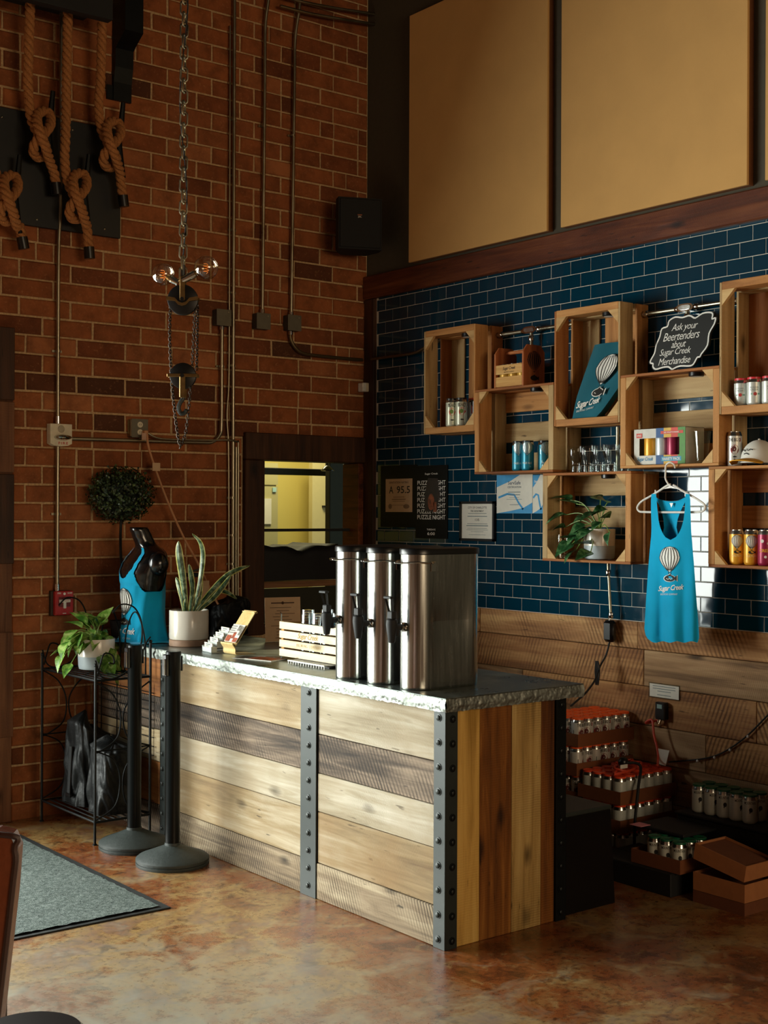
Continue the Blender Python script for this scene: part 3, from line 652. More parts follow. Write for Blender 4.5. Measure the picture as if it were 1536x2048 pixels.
# two black bags on the lower shelf
from mathutils import noise as mn_
def bag(name, label, loc, sx, sy, h, seed, top):
    b_ = thing(name, label, 'bag', loc); R_ = []; NJ, NI = 40, 72
    for j in range(NJ+1):
        v = j/NJ; row = []
        for i in range(NI):
            a = 2*PI*i/NI; e = .5
            cx, cy = math.copysign(abs(math.cos(a))**e, math.cos(a)), math.copysign(abs(math.sin(a))**e, math.sin(a))
            k = 1-.10*v-(.7*(v-.9)/.1 if v > .9 else 0); q = Vector((cx*2.2+seed, cy*2.2, v*3.2))
            q2 = Vector((q.x*1.2+q.z*.5, q.y*1.2, q.z*.45)); cr = abs(mn_.noise(q2))*.034+abs(mn_.noise(q2*2.3+Vector((7, 1, 2))))*.008-.014+.010*mn_.noise(q*.7)
            row.append((cx*(sx*k+cr), cy*(sy*k+cr), h*v+top(cx, cy)*v**2+.012*mn_.noise(q*1.7)*v))
        R_.append(row)
    m = MB().grid(R_, True); n = len(m.v); m.f.append(list(range(n-NI, n))); m.m.append(0); m.build('body', BLKC, b_, smooth='full'); return b_
g1 = bag('black_bag', 'tall black nylon bag with a folded top at the back of the rack', (-2.07, -.31, zlo+.008), .10, .13, .40, 3, lambda x, y: .08*max(0, -x))
MB().bar((-.112, -.02, .05), (-.10, -.02, .30), .03, .006).build('strap', BLKMATT, g1); MB().box(-.12, -.045, .04, -.105, .005, .06, .003).build('buckle', BLKPL, g1)
bag('black_bag', 'crumpled black fabric bag at the front of the rack', (-2.055, -.59, zlo+.008), .115, .105, .36, 8, lambda x, y: .02*y)
# ------------------------------------------------------------------ things standing on the counter
ZC = ZT+.0005
# three stainless urns
def urn(yc, label):
    u = thing('drink_urn', label, 'drink dispenser', (-1.89, yc, ZC), group='stainless urns on the bar')
    R_, LEN, H_ = .069, .36, .530; rows_ = []
    zz = [0, .004, .012, .06, .12, .18, .23, .262, .265, .268, .30, .36, .42, .48, .505, .512, .53]
    for z in zz:
        row = []; pinch = .013*math.exp(-(abs(z-.265)/.10)**1.3) if .03 < z < .5 else 0
        rr = R_*(.965 if z < .003 else 1.0)
        for k in range(25):          # front half round
            a = PI/2+PI*k/24; row.append((R_+rr*math.cos(a), rr*math.sin(a), z))
        for k in range(1, 12):
            t = k/12; bow = math.sin(PI*t)**.4; row.append((R_+(LEN-2*R_)*t, -rr+pinch*bow, z))
        for k in range(25):
            a = -PI/2+PI*k/24; row.append((LEN-R_+rr*math.cos(a), rr*math.sin(a), z))
        for k in range(1, 12):
            t = k/12; bow = math.sin(PI*t)**.6; row.append((LEN-R_-(LEN-2*R_)*t, rr-pinch*bow, z))
        rows_.append(row)
    m = MB().grid(rows_, True); n = len(rows_[0]); m.f.append(list(range(n))); m.m.append(0); m.build('body', STEEL, u, smooth=True)
    def stad(r, z, grow=0): return [(R_+r*math.cos(PI/2+PI*k/16), r*math.sin(PI/2+PI*k/16), z) for k in range(17)]+[(LEN-R_+r*math.cos(-PI/2+PI*k/16), r*math.sin(-PI/2+PI*k/16), z) for k in range(17)]
    lid = MB().grid([stad(.072, .526), stad(.074, .528), stad(.074, .546), stad(.071, .550), stad(.05, .553)], True); n = len(stad(.07, 0)); lid.f.append([4*n+i for i in range(n)]); lid.m.append(0); lid.build('lid', BLKPL, u, smooth=True)
    # wire handle around the front
    hz = .495; pth = [(R_+.02, .072, hz)]+[(R_+.10*math.cos(PI/2+PI*k/10)*(1 if 0 < k < 10 else .2), .080*math.sin(PI/2+PI*k/10), hz+.002*math.sin(k)) for k in range(0, 11)]+[(R_+.02, -.072, hz)]
    hd = MB().tube(smooth_path(pth, 4), .0032, 8).build('wire_handle', CHROME, u, smooth=True)
    for sy in (-1, 1): MB().box(R_+.005, sy*.0692, hz-.035, R_+.030, sy*.0735, hz+.004, .001).build('handle_bracket', CHROME, hd)
    # tap
    tz = .245; tap = MB().lathe([(.019, 0), (.019, .004), (.012, .008), (.012, .02)], 18).build('tap_flange', CHROME, u, smooth=True, loc=(-.001, 0, tz), rot=(0, -PI/2, 0))
    sp = MB().cyl((-.018, 0, tz), (-.05, 0, tz), .0125, 14).lathe([(.016, 0), (.016, .012), (.012, .014)], 14, (-.03, 0, tz-.006))
    sp.lathe([(.011, -.058), (.013, -.055), (.020, -.012), (.023, .012), (.021, .03), (.014, .036)], 16, (-.062, 0, tz)).cyl((-.034, 0, tz-.01), (-.034, 0, tz-.034), .008, 10)
    tb = sp.build('tap', BLKMATT, u, smooth=True)
    lv = MB().box(-.074, -.016, tz+.034, -.050, .016, tz+.064, .003); lv.bar((-.066, -.010, tz+.06), (-.078, -.019, tz+.115), .007, .008); lv.bar((-.066, .010, tz+.06), (-.078, .019, tz+.115), .007, .008); lv.box(-.087, -.023, tz+.112, -.068, .023, tz+.122, .002)
    lv.build('tap_lever', BLKMATT, tb)
    return u
urn(-2.722, 'stainless drink urn with black lid, nearest the counter corner'); urn(-2.507, 'stainless drink urn with black lid, middle of three on the bar'); urn(-2.292, 'stainless drink urn with black lid, next to the pine crate')

# pine crate with plastic cups, on a drip grid
dg = thing('drip_grid', 'white wire drip grid under the pine crate on the bar', 'drip tray', (-1.60, -1.85, ZC))
MB().box(-.12, -.14, 0, .12, .15, .006, .001).build('tray', BLKPL, dg)
for k in range(15): MB().box(-.155, -.15+.02*k, .013, .12, -.146+.02*k, .017).box(-.155, -.15+.02*k, 0, -.152, -.146+.02*k, .013).build('grid_bar', WHITE, dg)
MB().box(-.157, -.152, .012, -.151, .135, .018).build('front_bar', WHITE, dg)
pc = thing('pine_crate', 'new pine slatted crate with burnt lettering on the bar', 'crate', (-1.70, -1.795, ZC+.018))
CW, CD, CH = .468, .26, .168; sh = CH/4
for xx in (0, CD-.009):
    for k in range(4):
        z0 = .002+k*sh; s_ = MB().box(xx, -CW/2, z0, xx+.009, CW/2, z0+sh-.0085, .001).build('slat', PINELT, pc)
        if xx == 0 and k in (1, 2):
            m = MB()
            if k == 2: put(m, fit(text2d('Sugar Creek', shear=.35, bold=.006, spacing=.88), .165, .033), lambda u, v, z0=z0: (-.0006, -u+.0, z0+.016+v))
            else: put(m, fit(text2d('BREWING COMPANY', spacing=1.5), .19, .013), lambda u, v, z0=z0: (-.0006, -u-.005, z0+.018+v))
            m.build('burnt_lettering', BURN, s_)
for sy in (-1, 1):
    for xx in (.0095, CD-.022): MB().box(xx, sy*(CW/2-.001), .002, xx+.0125, sy*(CW/2-.019), CH-.006, .001).build('corner_batten', PINEED, pc)
    for k in range(2): MB().box(.0095, sy*(CW/2-.0195), .003+k*.082, CD-.0095, sy*(CW/2-.026), .003+k*.082+.074, .001).build('end_board', PINEED, pc)
MB().box(.0095, -CW/2+.027, .001, CD-.0095, CW/2-.027, .007).build('base_board', PINEED, pc)
def cup_stack(x, y, n, label):
    c_ = thing('cup_stack', label, 'cups', (x, y, ZC+.018+.0075), group='clear cups in the pine crate')
    for k in range(n):
        z = .012*k; MB().lathe([(.036, z), (.0358, z+.004), (.033, z+.06), (.029, z+.118), (.001, z+.119)], 20, cap=False).build('cup', PLASTIC, c_, smooth=True)
for i, (xx, yy, n) in enumerate(((-1.635, -1.70, 9), (-1.635, -1.785, 8), (-1.635, -1.87, 8), (-1.55, -1.735, 9), (-1.55, -1.82, 8), (-1.55, -1.905, 8))):
    cup_stack(xx, yy, n, 'upturned clear cup stack in the pine crate, %s of the %s row' % (('left', 'middle', 'right')[i % 3], 'front' if i < 3 else 'back'))
# acrylic sign holder behind the crate corner
sg = thing('sign_holder', 'upright clear holder with a patterned card beside the pine crate', 'sign holder', (-1.665, -1.52, ZC), rz=-.55)
MB().box(-.002, -.055, .0, .002, .055, .215).build('acrylic_sheet', PLASTIC, sg); MB().box(.0025, -.053, .002, .0035, .053, .213).build('card', plain('speckled_card', '#9aa49c', .7, var=.5, nscale=70), sg); MB().box(-.07, -.055, 0, -.003, .055, .004).build('foot', PLASTIC, sg)
# menu paper standing at the back of the bar
p = fp(567, 1283, ZC); mp = thing('menu_sheet', 'tan menu sheet propped upright at the back of the bar', 'menu', (p.x, p.y, ZC), rot=(-.08, 0, -.25))
MB().box(-.10, 0, .001, .10, .003, .235).build('paper', KRAFT, mp)
m = MB(); fn = lambda u, v: (u, -.0006, .12+v); put(m, rect2(.13, .006), fn, 0, .085); put(m, disc2(.008, .008), fn, 0, .085)
for k, wd in enumerate((.12, .07, .11, .09, .1, .06, .11, .08, .10, .05, .09)): put(m, rect2(wd, .0025), fn, (k % 3-1)*.012, .06-.016*k)
m.build('print', plain('brown_print', '#4a3020', .8), mp)
# menu stand (bent bamboo) holding a photo card
ph = thing('menu_stand', 'bent bamboo stand holding a food photo card on the bar', 'menu stand', (-1.755, -1.222, ZC), rz=.0)
def profile(pts, y0, y1, t=.004):
    m = MB(); P_ = smooth_path([(x, 0, z) for x, z in pts], 5); R_ = []
    fr = frames(P_)
    for (p_, f_) in zip(P_, fr):
        nrm = f_[0].cross(Vector((0, 1, 0))).normalized()*t
        R_.append([(p_.x, y0, p_.z), (p_.x, y1, p_.z), (p_.x+nrm.x, y1, p_.z+nrm.z), (p_.x+nrm.x, y0, p_.z+nrm.z)])
    m.grid(R_, True); m.f += [[0, 1, 2, 3], [len(m.v)-4+i for i in range(4)]]; m.m += [0, 0]; return m
profile([(.11, .001), (.02, .002), (-.004, .008), (-.006, .03), (-.016, .045), (-.022, .055), (-.012, .05), (.0, .05), (.10, .19), (.112, .198), (.098, .203)], -.055, .055).build('bent_panel', BAMBOO, ph, smooth=True)
def card(u, v): t = .052+v; return (.003+t*.58-.012, -u, .058+t*.815)
m = MB(); put(m, rect2(.108, .10), card); cd_ = m.build('photo_card', PAPER, ph); m = MB(); m2 = MB(); cu = lambda u, v: tuple(Vector(card(u, v))+Vector((-.0008, 0, .0008)))
for (u, v, w_, h_) in ((-.03, -.03, .04, .034), (.005, -.012, .022, .036), (.033, -.036, .036, .024)): put(m, rect2(w_, h_), cu, u, v)
for (u, v, w_, h_) in ((.018, .03, .024, .03), (.042, .016, .018, .05)): put(m2, rect2(w_, h_), cu, u, v)
m.build('photo', plain('food_photo', '#b0502a', .5, var=.8, nscale=90), cd_); m2.build('photo', plain('grey_photo', '#8a8478', .5, var=.7, nscale=90), cd_)
m = MB()
for k in range(4): put(m, rect2(.045, .003), cu, -.03, .038-.012*k)
m.build('print', BLKTXT, cd_)
# tiered acrylic card holder
ch = thing('card_holder', 'clear four-tier business card holder full of white cards', 'card holder', (-1.80, -1.07, ZC), rz=-.12)
for k in range(4):
    x0, z0 = .03*k, .024*k
    t_ = MB().box(x0, -.055, z0, x0+.003, .055, z0+.024).box(x0, -.055, z0, x0+.03, -.052, z0+.03).box(x0, .052, z0, x0+.03, .055, z0+.03).box(x0, -.055, 0, x0+.03, .055, .003).build('tier', plain('frosted_acrylic', '#dfe6e4', .25, var=.05), ch)
    MB().box(x0+.008, -.048, z0+.004, x0+.014, .048, z0+.046, .001).build('card_pack', PAPER, t_)
    m = MB(); put(m, rect2(.05, .004), lambda u, v: (x0+.0075, -u, z0+.038+v)); put(m, rect2(.03, .003), lambda u, v: (x0+.0075, -u, z0+.03+v), -.01, 0); m.build('print', plain('grey_print', '#6a7a7a', .8), t_)
# flyers
for nm, (px, py), rz, lb in (('flyer', (507, 1316), .5, 'dark printed flyer lying flat on the bar, left of two'), ('flyer', (531, 1319), .25, 'red and orange printed flyer lying flat near the pine crate')):
    p = fp(px, py, ZC); f_ = thing(nm, lb, 'flyer', (p.x, p.y, ZC), rz=rz)
    MB().box(-.055, -.085, 0, .055, .085, .002 if 'dark' in lb else .004).build('sheet', PAPER, f_); m = MB(); put(m, rect2(.10, .16), lambda u, v, q=(.0025 if 'dark' in lb else .0045): (u, v, q)); m.build('print', plain('flyer_dark' if 'dark' in lb else 'flyer_red', '#231712' if 'dark' in lb else '#8a3a1c', .35, var=.9, nscale=45), f_)

# snake plant
POT = Vector((-1.708, -.733, ZC)); sp_ = thing('snake_plant', 'snake plant in a white cylinder pot on the bar', 'plant', POT)
MB().lathe([(.098, 0), (.101, .003), (.101, .030), (.098, .033), (.001, .033)], 40).build('saucer', SAUCER, sp_, smooth=True)
MB().lathe([(.094, .0335), (.099, .037), (.101, .05), (.101, .180), (.099, .183), (.096, .183), (.095, .165)], 48, cap=False).build('pot', POTW, sp_, smooth=True)
MB().lathe([(.0945, .168), (.001, .170)], 30, cap=False).build('soil', SOIL, sp_)
def blade(path, wmax, fold=.25, twist=0., tipw=.05, basew=.55):
    P_ = smooth_path(path, 5); n = len(P_); m = MB(); R_ = []; view = (P_[0]+POT-CAM).normalized()
    for i, p_ in enumerate(P_):
        t = (P_[min(i+1, n-1)]-P_[max(i-1, 0)]).normalized(); s = t.cross(view); s = s.normalized() if s.length > 1e-4 else Vector((1, 0, 0)); nn = s.cross(t)
        f = i/(n-1); a = twist*f; s2 = s*math.cos(a)+nn*math.sin(a); nn2 = s2.cross(t)
        wd = wmax*(basew+(1-basew)*min(1, f/.45))*(1 if f < .6 else max(tipw, math.cos((f-.6)/.4*PI/2)**.7))
        R_.append([p_+s2*wd*k+nn2*(-fold*wd*(1-abs(k)*1.6)) for k in (-.5, -.36, -.15, 0, .15, .36, .5)])
    for i in range(n-1):
        for k in range(6):
            m.mat(1 if k in (0, 5) else 0); m.add([R_[i][k], R_[i][k+1], R_[i+1][k+1], R_[i+1][k]], [(0, 1, 2, 3)])
    return m
LV = [([(372,1228),(366,1160),(359,1110),(357,1082)], .050, 0, .3), ([(388,1228),(399,1170),(406,1115),(401,1085),(384,1067)], .036, .0, .9), ([(380,1228),(385,1180),(382,1150),(378,1128)], .036, -.03, .2), ([(367,1228),(364,1195),(358,1170),(352,1154)], .036, .03, .5),
      ([(390,1228),(425,1180),(462,1146),(500,1131)], .040, .02, .5), ([(394,1226),(425,1198),(448,1170),(462,1150)], .034, -.02, .1), ([(388,1228),(393,1208),(397,1193)], .026, -.04, .2), ([(396,1222),(430,1186),(452,1184),(474,1198)], .03, .05, 0), ([(373,1228),(370,1212),(371,1197)], .024, -.03, 0), ([(395,1228),(399,1185),(402,1150)], .040, .04, .3), ([(383,1228),(387,1200),(386,1178)], .02, .0, .4)]
for pts, wd, off, tw in LV:
    path = [bp(x, y, POT.y+off*(i/(len(pts)-1)))-POT for i, (x, y) in enumerate(pts)]; path[0].z = .166
    path[0].x *= .8; blade(path, wd*.82, twist=tw).build('leaf', [SNAKEG, SNAKEY], sp_, smooth='full')

# ------------------------------------------------------------------ mannequin torso with tank top
MQ = Vector((-1.785, -.40, ZC)); mq = thing('mannequin_torso', 'gloss black headless mannequin torso on the far end of the bar', 'mannequin', MQ, rz=-.08)
# rows: z, centre x (front is -x), half depth, half width
TR = [(0, .0, .085, .118), (.05, 0, .090, .122), (.12, .0, .086, .116), (.19, .0, .083, .114), (.26, -.006, .094, .122), (.32, -.014, .106, .132), (.37, -.012, .108, .142), (.41, -.002, .100, .150), (.445, .010, .086, .152), (.470, .018, .072, .138), (.490, .018, .062, .105), (.505, .010, .056, .074), (.52, .0, .053, .056), (.56, -.018, .052, .050), (.595, -.034, .050, .048), (.605, -.036, .045, .043)]
def torso(v):
    v = max(0, min(.605, v))
    for a, b_ in zip(TR[:-1], TR[1:]):
        if v <= b_[0]: t = (v-a[0])/(b_[0]-a[0]); t = t*t*(3-2*t)*.5+t*.5; return [a[i]+(b_[i]-a[i])*t for i in range(1, 4)]
    return list(TR[-1][1:])
def tor_pt(an, z, off=0.):
    cx, hd, hw = torso(z); e = .86
    c_, s_ = math.cos(an), math.sin(an); c2 = math.copysign(abs(c_)**e, c_); s2 = math.copysign(abs(s_)**e, s_)
    return Vector((cx-c2*(hd+off), s2*(hw+off), z))      # angle 0 = chest (-x), 90 deg = +y side
rows_ = [[tor_pt(2*PI*k/48, .605*j/60) for k in range(48)] for j in range(61)]
m = MB().grid(rows_, True); n = len(m.v); m.f.append(list(range(n-48, n))); m.m.append(0); m.build('body', BLKGLOSS, mq, smooth='full')
for sy in (-1, 1): MB().sphere((.016, sy*.132, .415), .056, 20, 12, 1.15).build('shoulder_cap', BLKGLOSS, mq, smooth='full')
tk = thing('tank_top', 'bright blue racerback tank top worn by the mannequin torso', 'tank top', MQ, rz=-.08)
def worn(an, z):
    flare = max(0, (.20-z)/.20)**1.6
    off = .006+.020*flare + (.011*math.sin(6*an+1)+.006*math.sin(11*an))*max(flare, .5*max(0, (.27-z)/.27))
    if z < .012: off += .05*(1-z/.012)*(.5+.5*math.sin(5*an))+.015
    p_ = tor_pt(an, max(z, .25+.05*min(1, z/.25)), off); 
    if z < .3: p_ += Vector((0, .004*math.sin(9*an+z*14), 0))
    p_.z = max(z, .004); return p_
def covered(an, z):
    a = abs(((an+PI) % (2*PI))-PI)               # 0 front, pi back
    if z < .268: return True
    side = abs(a-PI/2)                            # distance from the flank
    arm = side < (.30+.62*min(1, ((z-.268)/.10))**.6 if a < PI/2 else .25+.80*min(1, ((z-.268)/.09))**.6)
    if arm: return False
    if a < PI/2: return not (a < .46*min(1, max(0, (z-.335)/.05))**.6 and z > .335)
    return not (a > PI-.35 and z > .455)
NA, NZ = 160, 130; idx = {}; m = MB(); V = []; F = []
zz = [.0, .004, .008]+[.012+(.497-.012)*j/NZ for j in range(NZ+1)]
for j, z in enumerate(zz):
    for k in range(NA): V.append(worn(2*PI*k/NA, z))
for j in range(len(zz)-1):
    for k in range(NA):
        if covered(2*PI*(k+.5)/NA, (zz[j]+zz[j+1])/2): F.append((j*NA+k, j*NA+(k+1) % NA, (j+1)*NA+(k+1) % NA, (j+1)*NA+k))
m.add(V, F).build('jersey', TEAL, tk, smooth='full')
fill, ribs, fish, marks = balloon2(.20)
def onchest(off):
    def fn(u, v): p_ = worn(-u/.125-.02, .185+v); p_.x -= off*1.6; p_.y -= off*.8; return p_
    return fn
m = MB(); put(m, fill, onchest(.002)); put(m, fit(text2d('Sugar Creek', shear=.35, bold=.01, spacing=.88), .17, .045), onchest(.002), .0, -.128); put(m, fit(text2d('BREWING COMPANY', spacing=1.4), .11, .010), onchest(.002), .0, -.162); put(m, marks, onchest(.004)); m.build('print', WHTTXT, tk)
m = MB(); put(m, ribs, onchest(.0035)); put(m, fish, onchest(.003)); m.build('print_lines', BLKTXT, tk)

# topiary ball behind the torso
p = bp(243, 990, -.105); tz_ = p.z; tb = thing('topiary_ball', 'dark green boxwood topiary ball on a bare stem by the brick wall', 'topiary', (p.x, p.y, ZC))
rng = random.Random(5); m = MB(); cz_ = tz_-ZC
for i in range(2600):
    d = Vector((rng.gauss(0, 1), rng.gauss(0, 1), rng.gauss(0, 1))).normalized(); r_ = rng.uniform(.12, .188); c_ = Vector((d.x*r_, d.y*r_*.9, d.z*r_*.84+cz_))
    if c_.y > .09: c_.y = .09-.02*rng.random()
    t = Vector((rng.gauss(0, 1), rng.gauss(0, 1), rng.gauss(0, 1)+.3)).normalized(); s = t.cross(d); s = s.normalized() if s.length > .1 else d.orthogonal()
    l_ = rng.uniform(.014, .024); wd = l_*.42
    m.add([c_, c_+t*l_*.5+s*wd+d*.003, c_+t*l_, c_+t*l_*.5-s*wd+d*.003], [(0, 1, 2, 3)])
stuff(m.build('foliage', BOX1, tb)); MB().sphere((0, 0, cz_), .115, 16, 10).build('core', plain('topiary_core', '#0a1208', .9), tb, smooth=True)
MB().tube(smooth_path([(.02, 0, .05), (.012, 0, .25), (-.005, 0, .5), (0, 0, cz_-.1)], 5), .008, 8).build('stem', BLKMATT, tb, smooth=True); MB().lathe([(.05, 0), (.062, .09), (.058, .09), (.05, .075), (.001, .075)], 20).build('pot', BLKMATT, tb, smooth=True)
# dark fire extinguisher shape and bag between plant and wall
fx = bp(378, 1240, -.20); ex = thing('fire_extinguisher', 'dim fire extinguisher with a hang tag behind the snake plant', 'extinguisher', (fx.x, -.20, ZC))
zt2 = bp(378, 1150, -.2).z-ZC
MB().lathe([(.055, 0), (.057, .01), (.057, zt2-.09), (.045, zt2-.05), (.02, zt2-.03), (.018, zt2-.01)], 24).build('cylinder', plain('dim_red', '#5a1410', .4), ex, smooth=True)
MB().box(-.015, -.02, zt2-.012, .05, .02, zt2+.012, .004).bar((0, 0, zt2+.015), (.07, -.01, zt2+.035), .018, .008).build('valve', BLKPL, ex); MB().box(.035, -.075, zt2-.15, .085, -.073, zt2-.03).build('hang_tag', KRAFT, ex)
fb = bp(450, 1240, -.25); bb = bag('black_bag', 'dark plastic bag on the bar behind the snake plant', (fb.x, -.27, ZC), .12, .10, .20, 12, lambda x, y: .02*x)
# ------------------------------------------------------------------ crates on the tiled wall
XB, DEP = -.010, .212
def crate(label, y0, y1, z0, z1, tall, seed):
    """y0 > y1 (left to right), opening faces -x"""
    rng = random.Random(seed); c_ = thing('wooden_crate', label, 'crate', (XB, (y0+y1)/2, z0), group='wooden crates fixed to the tiled wall')
    W_, H_ = y0-y1, z1-z0; E, S = .036, .013
    def piece(nm, x0, a0, b0, x1, a1, b1, ax, mi=None):
        w_ = CRATEW[ax][rng.choice((0, 0, 1, 2)) if mi is None else mi]
        x0, x1 = x0+rng.uniform(-.001, .001), x1+rng.uniform(-.001, .001)
        cx, cy, cz = (x0+x1)/2, (a0+a1)/2, (b0+b1)/2
        return MB().box(x0-cx, a0-cy, b0-cz, x1-cx, a1-cy, b1-cz, .002).build(nm, w_, c_, loc=(cx, cy, cz))
    dbd = .088; xs = ((-DEP, -DEP+dbd+.008), (-dbd, -.003))          # front and back boards across the depth
    hw = W_/2
    if tall:
        for zz in ((0, E), (H_-E, H_)):
            piece('end_board', xs[0][0], -hw+S, zz[0], xs[0][1], hw-S, zz[1], 1, 0); piece('end_board', xs[1][0], -hw+S, zz[0], xs[1][1], hw-S, zz[1], 1)
        for s in (-1, 1):
            a, b_ = sorted((s*hw, s*(hw-S)))
            for x0, x1 in xs: piece('side_slat', x0, a, 0.002, x1, b_, H_-.002, 2)
        n = 3; bw = (W_-2*S)*.27
        for k in range(n):
            yc = -hw+S+bw/2+k*(W_-2*S-bw)/(n-1); piece('back_slat', -.012, yc-bw/2, E, -.001, yc+bw/2, H_-E, 2)
        iy, iz0, iz1 = hw-S, E, H_-E
    else:
        for s in (-1, 1):
            a, b_ = sorted((s*hw, s*(hw-E)))
            for x0, x1 in xs: piece('end_board', x0, a, S, x1, b_, H_-S, 2, 1 if rng.random() < .5 else 0)
        for zz in ((0, S), (H_-S, H_)):
            for x0, x1 in xs: piece('side_slat', x0, -hw, zz[0], x1, hw, zz[1], 1)
        n = 3; bw = (H_-2*S)*.24
        for k in range(n):
            zc = S+bw/2+k*(H_-2*S-bw)/(n-1); piece('back_slat', -.012, -hw+E, zc-bw/2, -.001, hw-E, zc+bw/2, 1)
        iy, iz0, iz1 = hw-E, S, H_-S
    g = .07 if tall else .062
    for sy in (-1, 1):
        for zb, sz in ((iz0, 1), (iz1, -1)):
            MB().prism([(0, 0), (g, 0), (0, g)], lambda u, v, s_: (-DEP+.001+.018*s_, sy*(iy-u), zb+sz*v)).build('corner_gusset', GUSSET, c_)
    return c_
CRL = ['tall crate holding four cans at the far left of the tiled wall', 'wide crate holding teal cans under the wooden bottle carrier', 'tall crate holding the folded dark teal shirt', 'wide crate holding the variety pack box under the chalkboard sign', 'wide crate holding the trailing pothos plant', 'tall crate at the top right edge holding red-lidded cans', 'wide crate at the lower right edge holding yellow cans']
for i, (y0, y1, z0, z1) in enumerate(CR): crate(CRL[i], y0-.001, y1+.001, z0, z1, i in (0, 2, 5), 20+i)
# puck lights under the crate tops
for i, dy in ((0, -.02), (1, -.05), (2, -.03), (3, -.05), (4, -.03)):
    y0, y1, z0, z1 = CR[i]; tl = i in (0, 2); zz = z1-(.036 if tl else .013)-.0005
    pk = thing('puck_light', 'small round puck light under the top of the %s' % ['crate at the far left', 'crate with teal cans', 'crate with the folded shirt', 'crate with the variety pack', 'crate with the plant'][i], 'light', (-.15, (y0+y1)/2+dy-.06, zz), group='puck lights in the crates')
    MB().lathe([(.036, 0), (.036, -.016), (.031, -.019)], 20, cap=True).build('housing', BLKPL, pk, smooth=True); MB().lathe([(.029, -.0195), (.001, -.0205)], 20, cap=False).build('lens', WHITE, pk, smooth=True)

# ------------------------------------------------------------------ cans
def can_print(kind, R_, H_):
    wrap = lambda off: (lambda u, v: (-(R_+off)*math.cos(u/R_), -(R_+off)*math.sin(u/R_), H_*.5+v))
    out = []
    def add(ts, mt, off=.0004):
        m = MB()
        for t, du, dv in ts: put(m, t, wrap(off), du, dv)
        out.append((m, mt))
    k = R_/.033
    if kind == 'bigo':
        add([(fit(text2d('THE BIG O', bold=.02), .052*k, .016*k), 0, H_*.26), (rect2(.008, .004), .0, -H_*.30)], BLKTXT)
        add([(disc2(.019*k, .021*k), 0, -H_*.02), (rect2(.005, .016), .027*k, H_*.26)], plain('dark_red_print', '#8e2a24', .6)); add([(disc2(.011*k, .012*k), -.003, 0)], plain('deep_red_print', '#55130f', .6), .0008)
        add([(rect2(.010, .010), .045*k, -H_*.05), (rect2(.003, .02), -.045*k, 0)], BLKTXT)
        add([(balloon2(.045)[2], 0, -H_*.12), (balloon2(.04)[0], .055*k, .012)], BLKTXT)
    elif kind == 'hazy':
        add([(fit(text2d('BIG HAZY', bold=.02), .046*k, .022*k), 0, H_*.27)], BLKTXT); add([(disc2(.018*k, .022*k), 0, H_*.03), (rect2(.010, .01), .020, H_*.03)], plain('coral_print', '#c83c2c', .6))
        add([(disc2(.010*k, .012*k), -.003, H_*.04)], plain('leaf_print', '#6a8a3a', .6), .0008); add([(balloon2(.05)[2], 0, -H_*.14), (rect2(.035, .004), 0, -H_*.38)], BLKTXT)
    elif kind == 'yellow':
        f, r, fs, mk = balloon2(.085*k); add([(f, 0, .012)], WHTTXT); add([(r, 0, .012), (fs, 0, .012)], BLKTXT, .0008); add([(fit(text2d('CULTURE', bold=.01), .05*k, .010), 0, -.038)], plain('pale_yellow_print', '#f0d896', .6)); add([(rect2(.04, .004), 0, -.05)], plain('pale_yellow_print', '#f0d896', .6))
    elif kind == 'magenta':
        add([(fit(text2d('CREEK', bold=.03), .055*k, .014), 0, -.012)], plain('yellow_print', '#e9a422', .6)); add([(disc2(.008, .008), -.015, .03), (disc2(.006, .006), .012, .02), (disc2(.006, .006), 0, -.04)], WHTTXT); add([(rect2(.06, .012), 0, -.03)], plain('orange_print', '#d05a2a', .6))
    elif kind == 'teal':
        f, r, fs, mk = balloon2(.10*k); add([(f, 0, .025)], plain('silver_print', '#b8c8c8', .3, .6)); add([(r, 0, .025)], plain('teal_dark_print', '#0a5a70', .6), .0008); add([(fit(text2d('PALE ALE', bold=.01), .05*k, .010), 0, -.038), (rect2(.035, .004), 0, -.058)], WHTTXT)
    elif kind == 'white':
        add([(fit(text2d('SUGAR\nCREEK'), .04*k, .018), 0, .012), (rect2(.035, .003), 0, -.042), (rect2(.02, .002), 0, -.03)], plain('grey_print', '#6a7a7a', .8)); add([(disc2(.008, .008), .004, -.012)], plain('red_dot_print', '#b83a34', .6)); add([(rect2(.010, .006), .02, -.012), (rect2(.008, .005), -.012, -.012)], plain('mint_print', '#6fae94', .6))
    elif kind == 'pumpkin':
        for q in range(4): add([(rect2(.035-.006*(q % 2), .0025), 0, .03-.008*q)], plain('grey_print', '#6a7a7a', .8))
        add([(disc2(.014, .010), 0, -.028)], plain('pumpkin_print', '#d8602a', .6)); add([(rect2(.004, .006), 0, -.015)], BLKTXT)
    elif kind == 'green':
        add([(fit(text2d('MOUNTAIN', bold=.01), .05, .012), 0, .03), (disc2(.008, .010), .004, 0), (rect2(.004, .02), .0, -.005)], BLKTXT)
    elif kind == 'red':
        add([(rect2(.006, .05), -.01, .02)], REDTXT); add([(balloon2(.05)[0], 0, .04), (rect2(.01, .01), 0, .005)], BLKTXT)
    return out
CANS = {}
